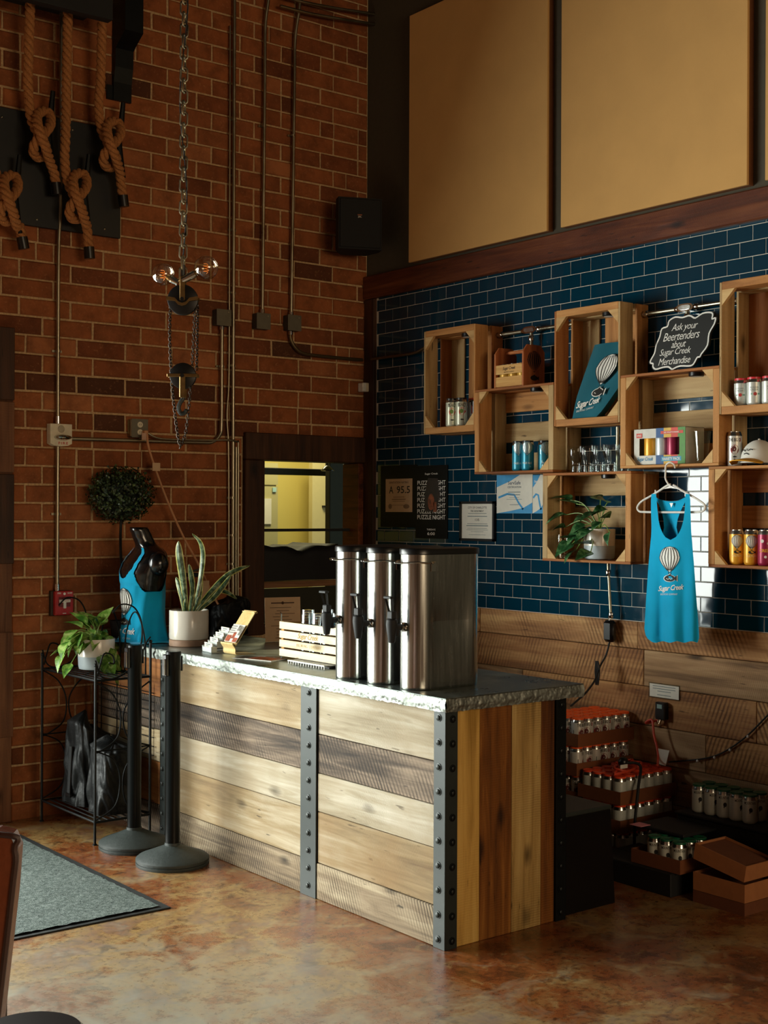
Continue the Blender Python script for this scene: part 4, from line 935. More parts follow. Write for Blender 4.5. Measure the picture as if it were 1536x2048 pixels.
def can(kind, loc, rz, label, group):
    spec = {'bigo': ('#c9c6bd', .0324, .130, '#ee5a1c', 1), 'bigo16': ('#cfccc4', .0335, .157, None, 1), 'hazy': ('#cfd0b8', .0335, .157, '#1c1a18', 0), 'red': ('#c4ccd0', .0335, .157, '#c8442e', 0), 'yellow': ('#e0a02c', .0335, .157, None, 0), 'magenta': ('#9a2248', .0335, .157, None, 0),
            'teal': ('#1b86a0', .0335, .157, '#14181a', 0), 'white': ('#cfd2ca', .0330, .122, '#d2303c', 0), 'pumpkin': ('#c4c8c0', .0322, .122, '#e2481e', 1), 'green': ('#cfd2c6', .0330, .122, '#12583a', 0), 'gold': ('#c99a3a', .0330, .122, None, 0)}[kind]
    c0, R_, H_, lidc, metal_neck = spec
    if kind not in CANS:
        bm_ = plain('can_%s' % kind, c0, .34, .25, var=.06)
        b = thing('beer_can', label, 'can', (0, 0, 0)); pk = 'bigo' if kind == 'bigo16' else kind
        MB().lathe([(R_*.80, 0), (R_*.97, .006), (R_, .012), (R_, H_-.020)], 24).build('body', bm_, b, smooth=True)
        MB().lathe([(R_, H_-.0199), (R_*.92, H_-.009), (R_*.83, H_-.003), (R_*.83, H_), (R_*.79, H_), (R_*.77, H_-.004), (.001, H_-.004)], 24, cap=False).build('neck_and_lid', ALU, b, smooth=True)
        if lidc: MB().lathe([(R_*.86, H_-.006), (R_*.93, H_-.005), (R_*.93, H_+.003), (R_*.84, H_+.004), (R_*.80, H_+.0035), (R_*.6, H_+.001), (.001, H_+.0005)], 20).build('holder_ring', plain('holder_%s' % kind, lidc, .35, var=.05), b, smooth=True)
        for i, (m, mt) in enumerate(can_print(pk, R_, H_)): m.build('print', mt, b)
        CANS[kind] = b; o = b
    else: o = dup(CANS[kind])
    o.location = loc; o.rotation_euler = (0, 0, rz); o['label'] = label; o['category'] = 'can'; o['group'] = group
    return o
def face(p):                                  # rotate so the print (-x side) looks at the camera
    d = CAM-Vector(p); return math.atan2(-d.y, -d.x)
def on_crate(i, inside=True):
    y0, y1, z0, z1 = CR[i]
    return z0+(.036 if i in (0, 2, 5) else .013)+.0015 if inside else z1+.001
def shelf_pt(px, py, z): return fp(px, py, z)
# far left crate: two green-and-white cans, two red-topped cans
z = on_crate(0); g_ = 'cans in the far left crate'
for (x, y, kd, lb) in ((-.165, -1.012, 'hazy', 'green and white can with coral balloon, left of the pair'), (-.155, -1.085, 'hazy', 'green and white can with coral balloon, right of the pair'), (-.080, -1.105, 'red', 'silver can with a red rim strip behind the green and white cans'), (-.11, -1.18, 'red', 'silver can with a dark balloon beside the right side of the far left crate')):
    can(kd, (x, y, z), face((x, y, z))+random.uniform(-.1, .1), lb, g_)
# teal cans and stemless glass in second crate
z = on_crate(1); g_ = 'teal cans'
can('teal', (-.15, -1.545, z), face((-.15, -1.545, z)), 'teal can with a silver balloon, leftmost in its crate', g_); can('teal', (-.15, -1.617, z), face((-.15, -1.617, z))-.1, 'teal can with a silver balloon, second from the left in its crate', g_); can('teal', (-.085, -1.675, z), face((-.085, -1.675, z))+.4, 'teal can half hidden behind the beer glass', g_)
def tulip(p, label, s=1.):
    g = thing('beer_glass', label, 'glass', p, group='beer glasses on the crates')
    MB().lathe([(.024*s, 0), (.027*s, .002), (.026*s, .035*s), (.0245*s, .043*s), (.031*s, .062*s), (.038*s, .085*s), (.0375*s, .105*s), (.036*s, .122*s)], 20, cap=False).build('bowl', GLASS, g, smooth=True)
    MB().lathe([(.001, .004), (.022*s, .004), (.0225*s, .030*s), (.015*s, .034*s), (.001, .035*s)], 14, cap=False).build('thick_base', GLASS, g, smooth=True); return g
tulip((-.15, -1.745, z), 'clear beer glass standing beside the teal cans', 1.05)
# glasses on the plant crate
z = on_crate(4, False); k = 0
for x in (-.165, -.085):
    for y in (-1.985, -2.065, -2.145, -2.225):
        k += 1; tulip((x, y-(.02 if x > -.1 else 0), z), 'clear beer glass below the folded shirt, %s from left, %s row' % (('first', 'second', 'third', 'fourth')[(k-1) % 4], 'front' if x < -.1 else 'back'), 1.12)
z = on_crate(4); tulip((-.165, -1.895, z), 'clear beer glass standing beside the white plant pot', 1.0)
# red-lidded white cans top right
z = on_crate(5); g_ = 'red-lidded cans in the top right crate'
p = rp(1483, 780, -.155)
for i, (x, y, lb) in enumerate(((-.155, p.y, 'white can with red lid, leftmost in the top right crate'), (-.16, p.y-.073, 'white can with red lid, second from the left in the top right crate'), (-.15, p.y-.146, 'white can with red lid at the right edge of the photo'), (-.08, p.y-.01, 'white can with red lid behind the leftmost one in the top right crate'))): can('white', (x, y, z), face((x, y, z))+(-.3, 0, .3, 0)[i], lb, g_)
# tall white can and cap on the lower right crate
z = on_crate(6, False); x = -.15
p = rp(1469, 928, x); can('bigo16', (x, p.y, z), face(p), 'tall white can with a red balloon standing beside the cap', 'single cans')
cp = rp(1515, 928, -.13); cap_ = thing('baseball_cap', 'white baseball cap with a yellow brim on the lower right crate', 'cap', (-.125, cp.y-.005, z), rz=-.12)
rows_ = [[(.085*math.cos(PI/2*j/9)*math.cos(2*PI*k/28)*1.02, .078*math.cos(PI/2*j/9)*math.sin(2*PI*k/28), .012+.105*math.sin(PI/2*j/9)**.9) for k in range(28)] for j in range(10)]
MB().grid(rows_, True).build('crown', CAPW, cap_, smooth='full'); MB().sphere((0, 0, .117), .006, 8, 6).build('button', CAPW, cap_, smooth=True)
rows_ = []
for j in range(8):
    v = j/7; rows_.append([((-.078-.075*v*math.cos(a*.9))*math.cos(a*.62), (.085+.012*v)*math.sin(a*.95), .014+.020*math.cos(a*1.25)*(1-.25*v)-.006*v) for a in [(-1.25+2.5*k/16) for k in range(17)]])
br = MB().grid(rows_).build('brim', YELLOWC, cap_, smooth='full'); md = br.modifiers.new('thickness', 'SOLIDIFY'); md.thickness = .004
m = MB(); fnc = lambda u, v: (-.0865*math.cos((.045+v)/.12)*math.cos(u/.08), -.080*math.cos((.045+v)/.12)*math.sin(u/.08), .018+(.045+v))
put(m, stroke2([(-.035, .005), (-.02, .008), (-.01, .0), (0, .012), (.008, .002), (.02, .01), (.035, .006)], .004), fnc); put(m, stroke2([(-.015, -.012), (0, -.008), (.018, -.014)], .005), fnc); m.build('emblem', BLKTXT, cap_)
# yellow and magenta cans lower right
z = on_crate(6); g_ = 'cans in the lower right crate'
for px, kd, lb in ((1474, 'yellow', 'yellow can with a balloon, leftmost in the lower right crate'), (1503, 'yellow', 'yellow can with a balloon beside the magenta can'), (1531, 'magenta', 'magenta can with orange lettering at the right edge')):
    p = rp(px, 1100, -.16); can(kd, (-.16, p.y, z), face(p), lb, g_)

# ------------------------------------------------------------------ bottle carrier, chalkboard, folded shirt, variety pack, pint glass
z = on_crate(1, False); p = rp(1044, 770, -.205)
wc = thing('bottle_carrier', 'wooden six-pack carrier with a burnt balloon on its end panel', 'carrier', (-.205, p.y, z), rz=-.0)
CLn = .205
for yy in (0, CLn+.012):
    m = MB().prism([(0, 0), (.158, 0), (.158, .185), (.128, .222), (.030, .222), (0, .185)], lambda u, v, s_: (u, yy-.010*s_, v)); o = m.build('end_panel', CEDAR, wc)
    if yy == 0:
        f, r, fs, mk = balloon2(.165); m = MB(); put(m, f, lambda u, v: (.079+u, -.0106, .108+v)); put(m, fs, lambda u, v: (.079+u, -.0108, .108+v)); m.build('burnt_balloon', BURND, o); m = MB(); put(m, r, lambda u, v: (.079+u, -.0112, .108+v)); m.build('balloon_ribs', CEDAR, o)
for xx in (0, .149):
    for z0, z1 in ((.004, .058), (.072, .122)):
        o = MB().box(xx, .001, z0, xx+.009, CLn, z1, .001).build('slat', PINELT if xx else CEDAR, wc); o.data.materials[0] = wood('carrier_slat_%d%d' % (int(xx*100), int(z0*1000)), '#a8743c', '#c89858', '#d8b070', 1, knots=.3)
        if xx == 0 and z0 > .05:
            m = MB(); put(m, fit(text2d('Sugar Creek', shear=.3, bold=.01, spacing=.9), .10, .022), lambda u, v: (-.0006, .10-u, .100+v)); put(m, fit(text2d('BREWING COMPANY'), .08, .006), lambda u, v: (-.0006, .10-u, .082+v)); m.build('burnt_lettering', BURND, o)
MB().cyl((.079, .002, .195), (.079, CLn, .195), .010, 12).build('handle', CEDAR, wc, smooth=True); MB().box(.01, .001, 0, .148, CLn, .004).build('base', CEDAR, wc)
for i in range(3):
    for j in range(2): can('gold', (-.205+.043+.072*j, p.y+.035+.068*i, z+.0055), 0, 'gold can in the %s row of the wooden carrier, %s from the balloon panel' % (('front', 'back')[j], ('first', 'second', 'third')[i]), 'gold cans in the carrier')
# chalkboard sign
z = on_crate(3, False); pts = [(1313,690),(1318,672),(1320,655),(1331,650),(1333,638),(1345,630),(1360,631),(1372,627),(1379,628),(1388,632),(1402,622),(1418,620),(1424,624),(1424,634),(1431,632),(1430,645),(1422,665),(1422,690),(1412,708),(1409,715),(1404,716),(1398,730),(1390,734),(1372,734),(1362,737),(1354,741),(1346,736),(1334,737),(1320,741),(1313,736),(1312,729),(1307,728),(1306,722),(1312,707)]
cb = thing('chalkboard_sign', 'scalloped black chalkboard sign with white handwriting on top of a crate', 'sign', (-.17, -2.62, z))
P3 = [rp(x, y, -.15)-Vector((-.15, -2.62, z)) for x, y in pts]; zmin = min(p_.z for p_ in P3)
def cbp(u, v, s_=0): return (.012*s_+(v)*.22-.02, u, v)
P2 = [(p_.y, p_.z-zmin+.002) for p_ in P3]; P2s = [(q.x, q.y) for q in smooth_path([(a, b_, 0) for a, b_ in P2], 3, True)]
MB().prism(P2s, lambda u, v, s_: cbp(u, v, s_)).build('board', SLATE, cb)
cy_, cz_ = sum(a for a, b_ in P2s)/len(P2s), sum(b_ for a, b_ in P2s)/len(P2s)
m = MB(); ins = [(cy_+(a-cy_)*.955, cz_+(b_-cz_)*.955) for a, b_ in P2s]; t = stroke2(ins+[ins[0], ins[1]], .0075); m.add([Vector(cbp(u, v))+Vector((-.0008, 0, 0)) for u, v in t[0]], t[1]); m.build('chalk_border', CHALK, cb)
m = MB()
for s_, (x, y), wd, ht in (('Ask your', (1368, 652), .155, .044), ('Beertenders', (1364, 669), .215, .040), ('about', (1361, 686), .085, .034), ('Sugar Creek', (1356, 703), .185, .042), ('Merchandise', (1357, 720), .19, .034)):
    q = rp(x, y, -.15)-Vector((-.15, -2.62, z)); t = fit(text2d(s_, shear=.22, bold=-.004, spacing=.9), wd, ht); m.add([Vector(cbp(q.y-u, q.z-zmin+v+.10*u*0))+Vector((-.001, 0, 0)) for u, v in t[0]], t[1])
m.build('chalk_lettering', CHALK, cb)
# folded dark teal shirt leaning in the tall crate
z = on_crate(2); fs_ = thing('folded_shirt', 'dark teal folded shirt with a balloon print leaning in a tall crate', 'shirt', (-.19, -2.125, z))
outl = [(.125, 0), (.135, .06), (.13, .20), (.10, .30), (.055, .385), (.0, .395), (-.075, .405), (-.125, .41), (-.135, .38), (-.14, .26), (-.128, .12), (-.10, .04), (-.07, 0)]   # (y left positive, z)
def fsp(y, v, s=0): return (v*.27+.006*math.sin(y*30+v*9)+.035*s*(1-v/.5), y, v*.93+.001)
rows_ = []
for j in range(17):
    v = .41*j/16; lft = .135-.085*max(0, v-.12)**1.05*1.9; rgt = -.03-.11*min(1, v/.16)**.8
    rows_.append([(lft+(rgt-lft)*k/12, v) for k in range(13)])
m = MB(); fr_r = [[Vector(fsp(y, v))+Vector((-.004-.012*math.sin(PI*k/12)*(.6+.4*math.sin(v*20)), 0, 0)) for k, (y, v) in enumerate(r)] for r in rows_]; bk_r = [[Vector(fsp(y, v, 1))+Vector((.006, 0, 0)) for y, v in r] for r in rows_]
m.grid(fr_r).grid(bk_r); m.grid([[a[0], b_[0]] for a, b_ in zip(fr_r, bk_r)]).grid([[a[-1], b_[-1]] for a, b_ in zip(fr_r, bk_r)]).grid([fr_r[-1], bk_r[-1]]).build('body', NAVYC, fs_, smooth='full')
f, r, fh, mk = balloon2(.235); fn = lambda off: (lambda u, v: tuple(Vector(fsp(-.035-u*.95-(v)*.22, .225+v))+Vector((-.024-off, 0, 0))))
m = MB(); put(m, f, fn(0)); put(m, fit(text2d('Sugar Creek', shear=.35, bold=.012, spacing=.88), .155, .05), lambda u, v: tuple(Vector(fsp(.03-u, .078+v+u*.16))+Vector((-.024, 0, 0)))); put(m, fit(text2d('BREWING COMPANY', spacing=1.3), .11, .011), lambda u, v: tuple(Vector(fsp(.045-u, .045+v+u*.16))+Vector((-.024, 0, 0)))); put(m, mk, fn(.002)); put(m, (fh[0], fh[1]), lambda u, v: fn(0)(u*1.15, -.0905+(v+.0905)*1.2)); m.build('print', WHTTXT, fs_)
m = MB(); put(m, r, fn(.0015)); put(m, fh, fn(.0015)); m.build('print_lines', BLKTXT, fs_)
# variety pack
z = on_crate(3); a, b_ = rp(1273, 926, -.17), rp(1376, 926, -.17); vp = thing('variety_pack', 'carton of cans with coloured stripes and a window cut-out', 'carton', (-.19, (a.y+b_.y)/2, z))
VW, VH, VD = a.y-b_.y, .175, .135
bxm = MB(); wy0, wy1, wz0, wz1 = VW/2-.035, -VW/2+.035, .045, .128
for (ya, yb, za, zb) in ((VW/2, -VW/2, 0, wz0), (VW/2, -VW/2, wz1, VH), (VW/2, wy0, wz0, wz1), (wy1, -VW/2, wz0, wz1)): bxm.box(0, ya, za, .002, yb, zb)
bxm.box(VD, -VW/2, 0, VD+.002, VW/2, VH).box(0, -VW/2, 0, VD, -VW/2+.002, VH).box(0, VW/2-.002, 0, VD, VW/2, VH).box(0, -VW/2, 0, VD, VW/2, .002).box(0, -VW/2, VH-.002, VD, VW/2, VH)
bxm.build('carton', plain('carton_white', '#d0cec4', .7, var=.1), vp)
def stripe(nm, ya, yb, c_):
    for za, zb in ((0.001, wz0), (wz1, VH-.001)): MB().box(-.0006, ya, za, -.0002, yb, zb).build('stripe', plain(nm, c_, .6), vp)
    if yb < wy1: MB().box(-.0006, min(ya, wy1), wz0, -.0002, yb, wz1).build('stripe', plain(nm, c_, .6), vp)
yy = VW/2-VW*.44
for nm, c_, fr_w in (('blue_stripe', '#1f4f86', .15), ('yellow_stripe', '#d3a83a', .14), ('red_stripe', '#c8402e', .13), ('green_stripe', '#4f8a3a', .14)): stripe(nm, yy, yy-VW*fr_w, c_); yy -= VW*fr_w
m = MB(); fv = lambda off: (lambda u, v: (-.0012-off, -u, v)); put(m, fit(text2d('Sugar Creek', shear=.3, bold=.006, spacing=.9), .10, .024), fv(0), -.085, .026); m.build('lettering', plain('blue_script', '#2a7fa8', .6), vp)
m = MB(); put(m, rect2(.12, .022), fv(0), .075, .026); m.build('label_band', plain('teal_band', '#2f8fb0', .6), vp); m = MB(); put(m, fit(text2d('VARIETY PACK', bold=.02), .108, .014), fv(.0006), .075, .026); m.build('band_lettering', WHTTXT, vp); m = put(MB(), fit(text2d("SEE WHAT'S INSIDE!", bold=.01), .09, .007), fv(.0006), .075, .152); m.build('banner_lettering', WHTTXT, vp); m = put(MB(), fit(text2d('8 PACK', bold=.02), .026, .010), fv(.0006), -.122, .142); m.build('corner_lettering', WHTTXT, vp)
put(MB(), rect2(.036, .022), fv(.0003), -.122, .142).build('red_corner_label', plain('red_stripe', '#c8402e', .6), vp); m = MB(); put(m, rect2(.135, .014), fv(.0003), .078, .152); m.build('red_label', plain('red_stripe', '#c8402e', .6), vp)
for i, (dy, kd) in enumerate(((.085, 'yellow'), (.015, 'red'), (-.055, 'magenta'))):
    m = MB().lathe([(.030, .004), (.033, .01), (.033, .15), (.027, .168)], 18, (.042, dy, 0)); m.build('boxed_can', plain({'yellow': 'can_yellow', 'red': 'can_red', 'magenta': 'can_magenta'}[kd], '#e0a02c'), vp, smooth=True)
p = rp(1403, 920, -.15); pg = thing('pint_glass', 'tall clear pint glass beside the variety pack', 'glass', (-.15, p.y, z))
MB().lathe([(.029, 0), (.030, .002), (.034, .06), (.045, .150), (.0435, .150), (.033, .062), (.028, .014), (.001, .012)], 24, cap=False).build('glass_wall', GLASS, pg, smooth=True)
# ------------------------------------------------------------------ acoustic boards above the ledge, speaker
for i, (ya, yb) in enumerate(((-.474, -1.652), (-1.755, -2.946), (-3.044, -4.22))):
    lb = ('tan acoustic board on the upper wall, nearest the brick corner', 'tan acoustic board on the upper wall, middle and brightest', 'tan acoustic board on the upper wall cut by the right edge')[i]
    o = thing('acoustic_board', lb, 'wall panel', (-.022, (ya+yb)/2, 3.157), group='acoustic boards')
    MB().box(-.028, -(ya-yb)/2, 0, -.012, (ya-yb)/2, 1.50, .002).build('face_board', PANEL, o); MB().box(-.0115, -(ya-yb)/2+.001, .001, .021, (ya-yb)/2-.001, 1.499).build('edge_frame', plain('board_edge_brown', '#7a4a26', .8), o)
a, b_ = bp(685, 388, -.30), bp(770, 506, -.30)
sk = thing('wall_speaker', 'black loudspeaker mounted high in the corner', 'speaker', ((a.x+b_.x)/2, -.24, b_.z), rz=-.42)
w2, h2 = .135, a.z-b_.z
MB().prism([(-w2, -.06), (w2, -.06), (w2, .02), (w2*.6, .14), (-w2*.6, .14), (-w2, .02)], lambda u, v, s_: (u, v, h2*s_)).build('cabinet', plain('speaker_grille', '#040405', .8), sk); MB().box(-w2+.008, -.068, .01, w2-.008, -.0605, h2-.01, .006).build('grille', plain('speaker_grille', '#040405', .8), sk)
m = MB(); put(m, fit(text2d('JBL', bold=.03), .024, .012), lambda u, v: (u-.005, -.0690, h2*.62+v)); m.build('badge_lettering', plain('badge_grey', '#b8b0a4', .6), sk); m = MB(); put(m, rect2(.028, .006), lambda u, v: (u-.005, -.0690, h2*.66+v)); m.build('badge_bar', plain('badge_orange', '#8a4a24', .6), sk)
MB().bar((.03, .13, h2*.5), (.10, .26, h2*.5), .03, .03).build('bracket', BLKPL, sk)

# ------------------------------------------------------------------ papers and frames on the tiles
def sheet(name, label, cat, px0, py0, px1, py1, x=-.012, t=.003):
    a, b_ = rp(px0, py0, x), rp(px1, py1, x); o = thing(name, label, cat, (x, (a.y+b_.y)/2, (a.z+b_.z)/2)); o['w'] = a.y-b_.y; o['h'] = a.z-b_.z; return o, a.y-b_.y, a.z-b_.z
def flat(off): return lambda u, v: (-off, -u, v)
def slab(o, nm, mt, w_, h_, x0, x1): return MB().box(-x1, -w_/2, -h_/2, -x0, w_/2, h_/2).build(nm, mt, o)
def lines(m, fn, rows_, w_, seed):
    rg = random.Random(seed)
    for v, h_ in rows_: put(m, rect2(w_*rg.uniform(.55, 1), h_), fn, 0, v)
def writing(o, items, mt, off):
    m = MB()
    for s_, wd, ht, du, dv in items: put(m, fit(text2d(s_, bold=.01), wd, ht), flat(off), du, dv)
    m.build('lettering', mt, o)
HOLD = plain('dark_acrylic', '#080a0b', .45, spec=.15)
o, w_, h_ = sheet('sanitation_certificate', 'sanitation grade A certificate in a dark holder on the tiles', 'certificate', 762, 932, 834, 1055)
slab(o, 'holder', HOLD, w_, h_, -.001, .002); pw, ph_ = .262, .205; q = MB().box(-.0036, -pw/2, -ph_/2, -.0022, pw/2, ph_/2).build('paper', KRAFT, o, loc=(0, -.005, .005))
writing(q, [('SANITATION RATING', .19, .012, 0, .08), ('A', .042, .045, -.075, .035), ('95.5', .13, .045, .045, .035)], BLKTXT, .0040); m = MB(); lines(m, flat(.0040), [(-.01, .004), (-.024, .006), (-.036, .003), (-.06, .003)], .17, 3); put(m, disc2(.018, .016), flat(.004), -.085, -.068); put(m, disc2(.03, .014), flat(.004), .075, -.068); m.build('small_print', plain('faded_print', '#8a6f55', .8), q)
o, w_, h_ = sheet('puzzle_poster', 'black puzzle night poster with repeated white lettering', 'poster', 834, 932, 893, 1078)
slab(o, 'holder', HOLD, w_+.02, h_, -.001, .0022); fnp = flat(.0028)
writing(o, [('PUZZLE NIGHT', .26, .026, 0, .116-.0345*k) for k in range(7)]+[('Sugar Creek', .12, .014, 0, .168), ('TUESDAYS', .08, .010, 0, -.165), ('6:00', .07, .018, 0, -.19)], WHTTXT, .0028)
m = MB(); put(m, ([(-.06, -.075), (.05, -.08), (.08, .02), (.06, .12), (-.03, .125), (-.06, .03)], [[0, 1, 2, 3, 4, 5]]), flat(.0033), 0, .02); m.build('figure_photo', plain('poster_dark_photo', '#22120c', .5, var=.9, nscale=26), o); m = MB(); put(m, disc2(.03, .05), flat(.0037), .0, .0); put(m, rect2(.03, .06), flat(.0037), .035, -.03); m.build('figure_highlight', plain('poster_orange_photo', '#8a4522', .5, var=.8, nscale=40), o)
o, w_, h_ = sheet('framed_certificate', 'black framed fire department occupancy certificate on the tiles', 'certificate', 922, 1003, 991, 1083)
fr_m = MB(); 
for ya, yb, za, zb in ((-w_/2, w_/2, h_/2-.014, h_/2), (-w_/2, w_/2, -h_/2, -h_/2+.014), (-w_/2, -w_/2+.014, -h_/2, h_/2), (w_/2-.014, w_/2, -h_/2, h_/2)): fr_m.box(-.014, ya, za, .002, yb, zb)
fr_m.build('frame', BLKPL, o); q = MB().box(-.006, -w_/2+.013, -h_/2+.013, 0, w_/2-.013, h_/2-.013).build('paper', PAPER, o)
writing(q, [('CITY OF CHARLOTTE', .16, .012, 0, .078), ('FIRE DEPARTMENT', .11, .010, 0, .058), ('135', .035, .014, 0, .008)], BLKTXT, .0064); m = MB(); lines(m, flat(.0064), [(.044, .003), (.028, .004), (-.015, .003), (-.026, .005), (-.042, .002), (-.05, .002), (-.06, .002), (-.078, .002)], .19, 5); m.build('small_print', plain('grey_print', '#6a7a7a', .8), q)
for i, (x0, x1, lb) in enumerate(((994, 1065, 'blue and white food safety certificate pinned on the tiles'), (1066, 1088, 'blue and white certificate half hidden behind the plant crate'))):
    o, w_, h_ = sheet('safety_certificate', lb, 'certificate', x0, 950, x1, 1027)
    slab(o, 'paper', PAPER, w_, h_, -.001, .0015); hw, hh = w_/2, h_/2; BL = plain('certificate_blue', '#2f8fc4', .6); m = MB()
    put(m, ([(-hw, hh), (-hw, hh-.07), (-hw*.2, hh-.035), (hw*.35, hh)], [[0, 1, 2, 3]]), flat(.0019)); put(m, ([(-hw, -hh), (hw, -hh), (hw, -hh+.06), (hw*.5, -hh+.03), (-hw*.3, -hh+.012)], [[0, 1, 2, 3, 4]]), flat(.0019)); put(m, stroke2([(-hw*.9, -.02), (-hw*.4, .0), (0, -.005), (hw*.25, -.05), (hw*.5, -.085)], .012), flat(.0019)); m.build('blue_swash', BL, o)
    if i == 0: writing(o, [('ServSafe', .10, .020, .0, .062), ('CERTIFICATION', .11, .011, .0, .038)], plain('navy_print', '#1f3a52', .7), .0021); m = MB(); lines(m, flat(.0021), [(.01, .004), (-.005, .004), (-.02, .002), (-.03, .002), (-.06, .003)], .13, 9); m.build('small_print', plain('grey_print', '#6a7a7a', .8), o)
    else: writing(o, [('ServSafe', .06, .012, .0, .07)], WHTTXT, .0024)
# taped note, wall outlet, black adapter, cords
o, w_, h_ = sheet('taped_note', 'white note in a clear sleeve taped to the wainscot', 'note', 1300, 1366, 1358, 1400, -.027)
slab(o, 'sleeve', PLASTIC, w_+.015, h_+.012, .0008, .0014); slab(o, 'paper', PAPER, w_, h_, .0015, .0022); m = MB(); lines(m, flat(.0026), [(.022, .003), (.010, .003), (-.002, .003), (-.02, .003)], w_*.8, 2); m.build('handwriting', plain('grey_print', '#6a7a7a', .8), o)
p = rp(1328, 1420, -.027); ot = thing('outdoor_outlet', 'black wall outlet box below the taped note', 'outlet', (-.026, p.y, p.z-.045))
MB().box(-.035, -.03, 0, 0, .03, .085, .004).build('box', BLKPL, ot); MB().cyl((-.02, .01, .002), (-.03, .012, -.022), .011, 10).build('plug', CHROME, ot, smooth=True); MB().box(-.0365, -.015, .055, -.0355, .015, .075).build('face', plain('teal_grey', '#7f9a94', .5), ot)
s0 = Vector((-.055, p.y+.015, p.z-.05)); pts = [s0, s0+Vector((-.02, .06, -.02)), rp(1304, 1440, -.08), rp(1308, 1470, -.09), rp(1315, 1500, -.10), rp(1316, 1520, -.12), rp(1315, 1530, -.2)]
tag(MB().tube(smooth_path(pts, 6), .006, 8).build('red_cord', REDCORD, smooth=True), 'red extension cord dropping from the outlet to the can trays', 'cord')
t_ = MB(); a = rp(1316, 1497, -.10); tgc = tag(t_.add([a, a+Vector((0, -.07, .0)), a+Vector((-.01, -.055, -.075)), a+Vector((-.01, .0, -.07)), a+Vector((.002, 0, 0)), a+Vector((.002, -.07, 0)), a+Vector((-.008, -.055, -.075)), a+Vector((-.008, 0, -.07))], [(0, 1, 2, 3), (7, 6, 5, 4), (0, 4, 5, 1), (1, 5, 6, 2), (2, 6, 7, 3), (3, 7, 4, 0)]).build('cord_tag', PAPER), 'white paper tag hanging on the red cord', 'tag')
cp_ = [rp(x, y, -.035) for x, y in ((1337, 1524), (1395, 1519), (1429, 1512), (1460, 1497), (1496, 1470), (1532, 1434), (1570, 1395))]
sl = thing('string_light_cord', 'thin black string light cable swagged along the wainscot', 'cable', (0, 0, 0)); MB().tube(smooth_path(cp_, 6), .004, 6).build('cable', BLKMATT, sl, smooth=True)
for x, y in ((1395, 1519), (1429, 1512), (1460, 1497), (1496, 1470)): MB().sphere(rp(x, y+3, -.038), .007, 8, 6).build('bulb', WHITE, sl, smooth=True)
p = rp(1222, 1262, -.05); ad = thing('black_adapter', 'black power adapter hanging below the wall pipe', 'adapter', (-.06, p.y, p.z))
MB().box(-.022, -.034, -.055, .022, .034, .055, .014).build('case', BLKPL, ad, smooth=True); MB().cyl((0, 0, .053), (0, 0, .070), .008, 8).build('connector', CHROME, ad, smooth=True)
c1 = [Vector((-.06, p.y, p.z-.055)), rp(1212, 1310, -.08), rp(1200, 1333, -.12), rp(1190, 1360, -.2), rp(1172, 1385, -.35), rp(1150, 1405, -.5), rp(1142, 1412, -.6)]
cdr = thing('adapter_cord', 'black adapter cord with a tied bundle running behind the counter', 'cord'); MB().tube(smooth_path(c1, 6), .005, 6).build('cable', BLKMATT, cdr, smooth=True)
b0 = rp(1195, 1340, -.13)
for k in range(3): MB().tube(smooth_path([b0+Vector((0, .012-.008*k, .045)), b0+Vector((.006, .022-.014*k, .0)), b0+Vector((0, .012-.008*k, -.075)), b0+Vector((-.006, .004-.012*k, -.0)), b0+Vector((0, .012-.008*k, .045))], 5), .003, 6).build('cable_loop', BLKMATT, cdr, smooth=True)

# ------------------------------------------------------------------ pipes between the crates
def pipe_fitting(o, p_, axis, nm='coupling', r=.017, l=.03):
    a = Vector(p_); d = Vector(axis)*l/2; MB().tube([a-d, a-d*.5, a+d*.5, a+d], [r*.8, r, r, r*.8], 12).build(nm, CHROME, o, smooth=True)
def wall_pipe(label, ya, yb, zz, yt):
    o = thing('lighting_conduit', label, 'conduit', (0, 0, 0)); x = -.06
    MB().cyl((x, ya, zz), (x, yb, zz), .011, 12).build('pipe', GALV, o, smooth=True)
    for y in (ya-.03, yt+.055, yt-.055, yb+.03): pipe_fitting(o, (x, y, zz), (0, 1, 0))
    MB().cyl((x, ya-.03, zz), (-.012, ya-.03, zz), .010, 10).build('wall_stub', GALV, o, smooth=True)
    b_ = MB(); st_ = [(.05*math.copysign(abs(math.cos(a))**.6, math.cos(a)), .019*math.copysign(abs(math.sin(a))**.8, math.sin(a))) for a in [2*PI*k/28 for k in range(28)]]
    b_.prism(st_, lambda u, v, s_: (x-.022+.04*s_, yt+u, zz+v)); q = b_.build('tee_body', CHROME, o); MB().prism([(u*.72, v*.6) for u, v in st_], lambda u, v, s_: (x-.0225-.003*s_, yt+u, zz+v)).build('cover_plate', ALU, q)
    MB().cyl((x, yt, zz-.02), (x, yt, zz-.10), .010, 10).build('drop_pipe', GALV, o, smooth=True); pipe_fitting(o, (x, yt, zz-.045), (0, 0, 1))
wall_pipe('short galvanised conduit between the far left crate and the shirt crate', -1.28, -1.858, 2.632, -1.55); wall_pipe('short galvanised conduit above the chalkboard sign', -2.33, -2.92, 2.627, -2.612)
o = thing('drop_conduit', 'thin metal conduit running from the plant crate down to the adapter', 'conduit', (0, 0, 0)); a, b_ = rp(1216, 1126, -.05), rp(1222, 1238, -.06)
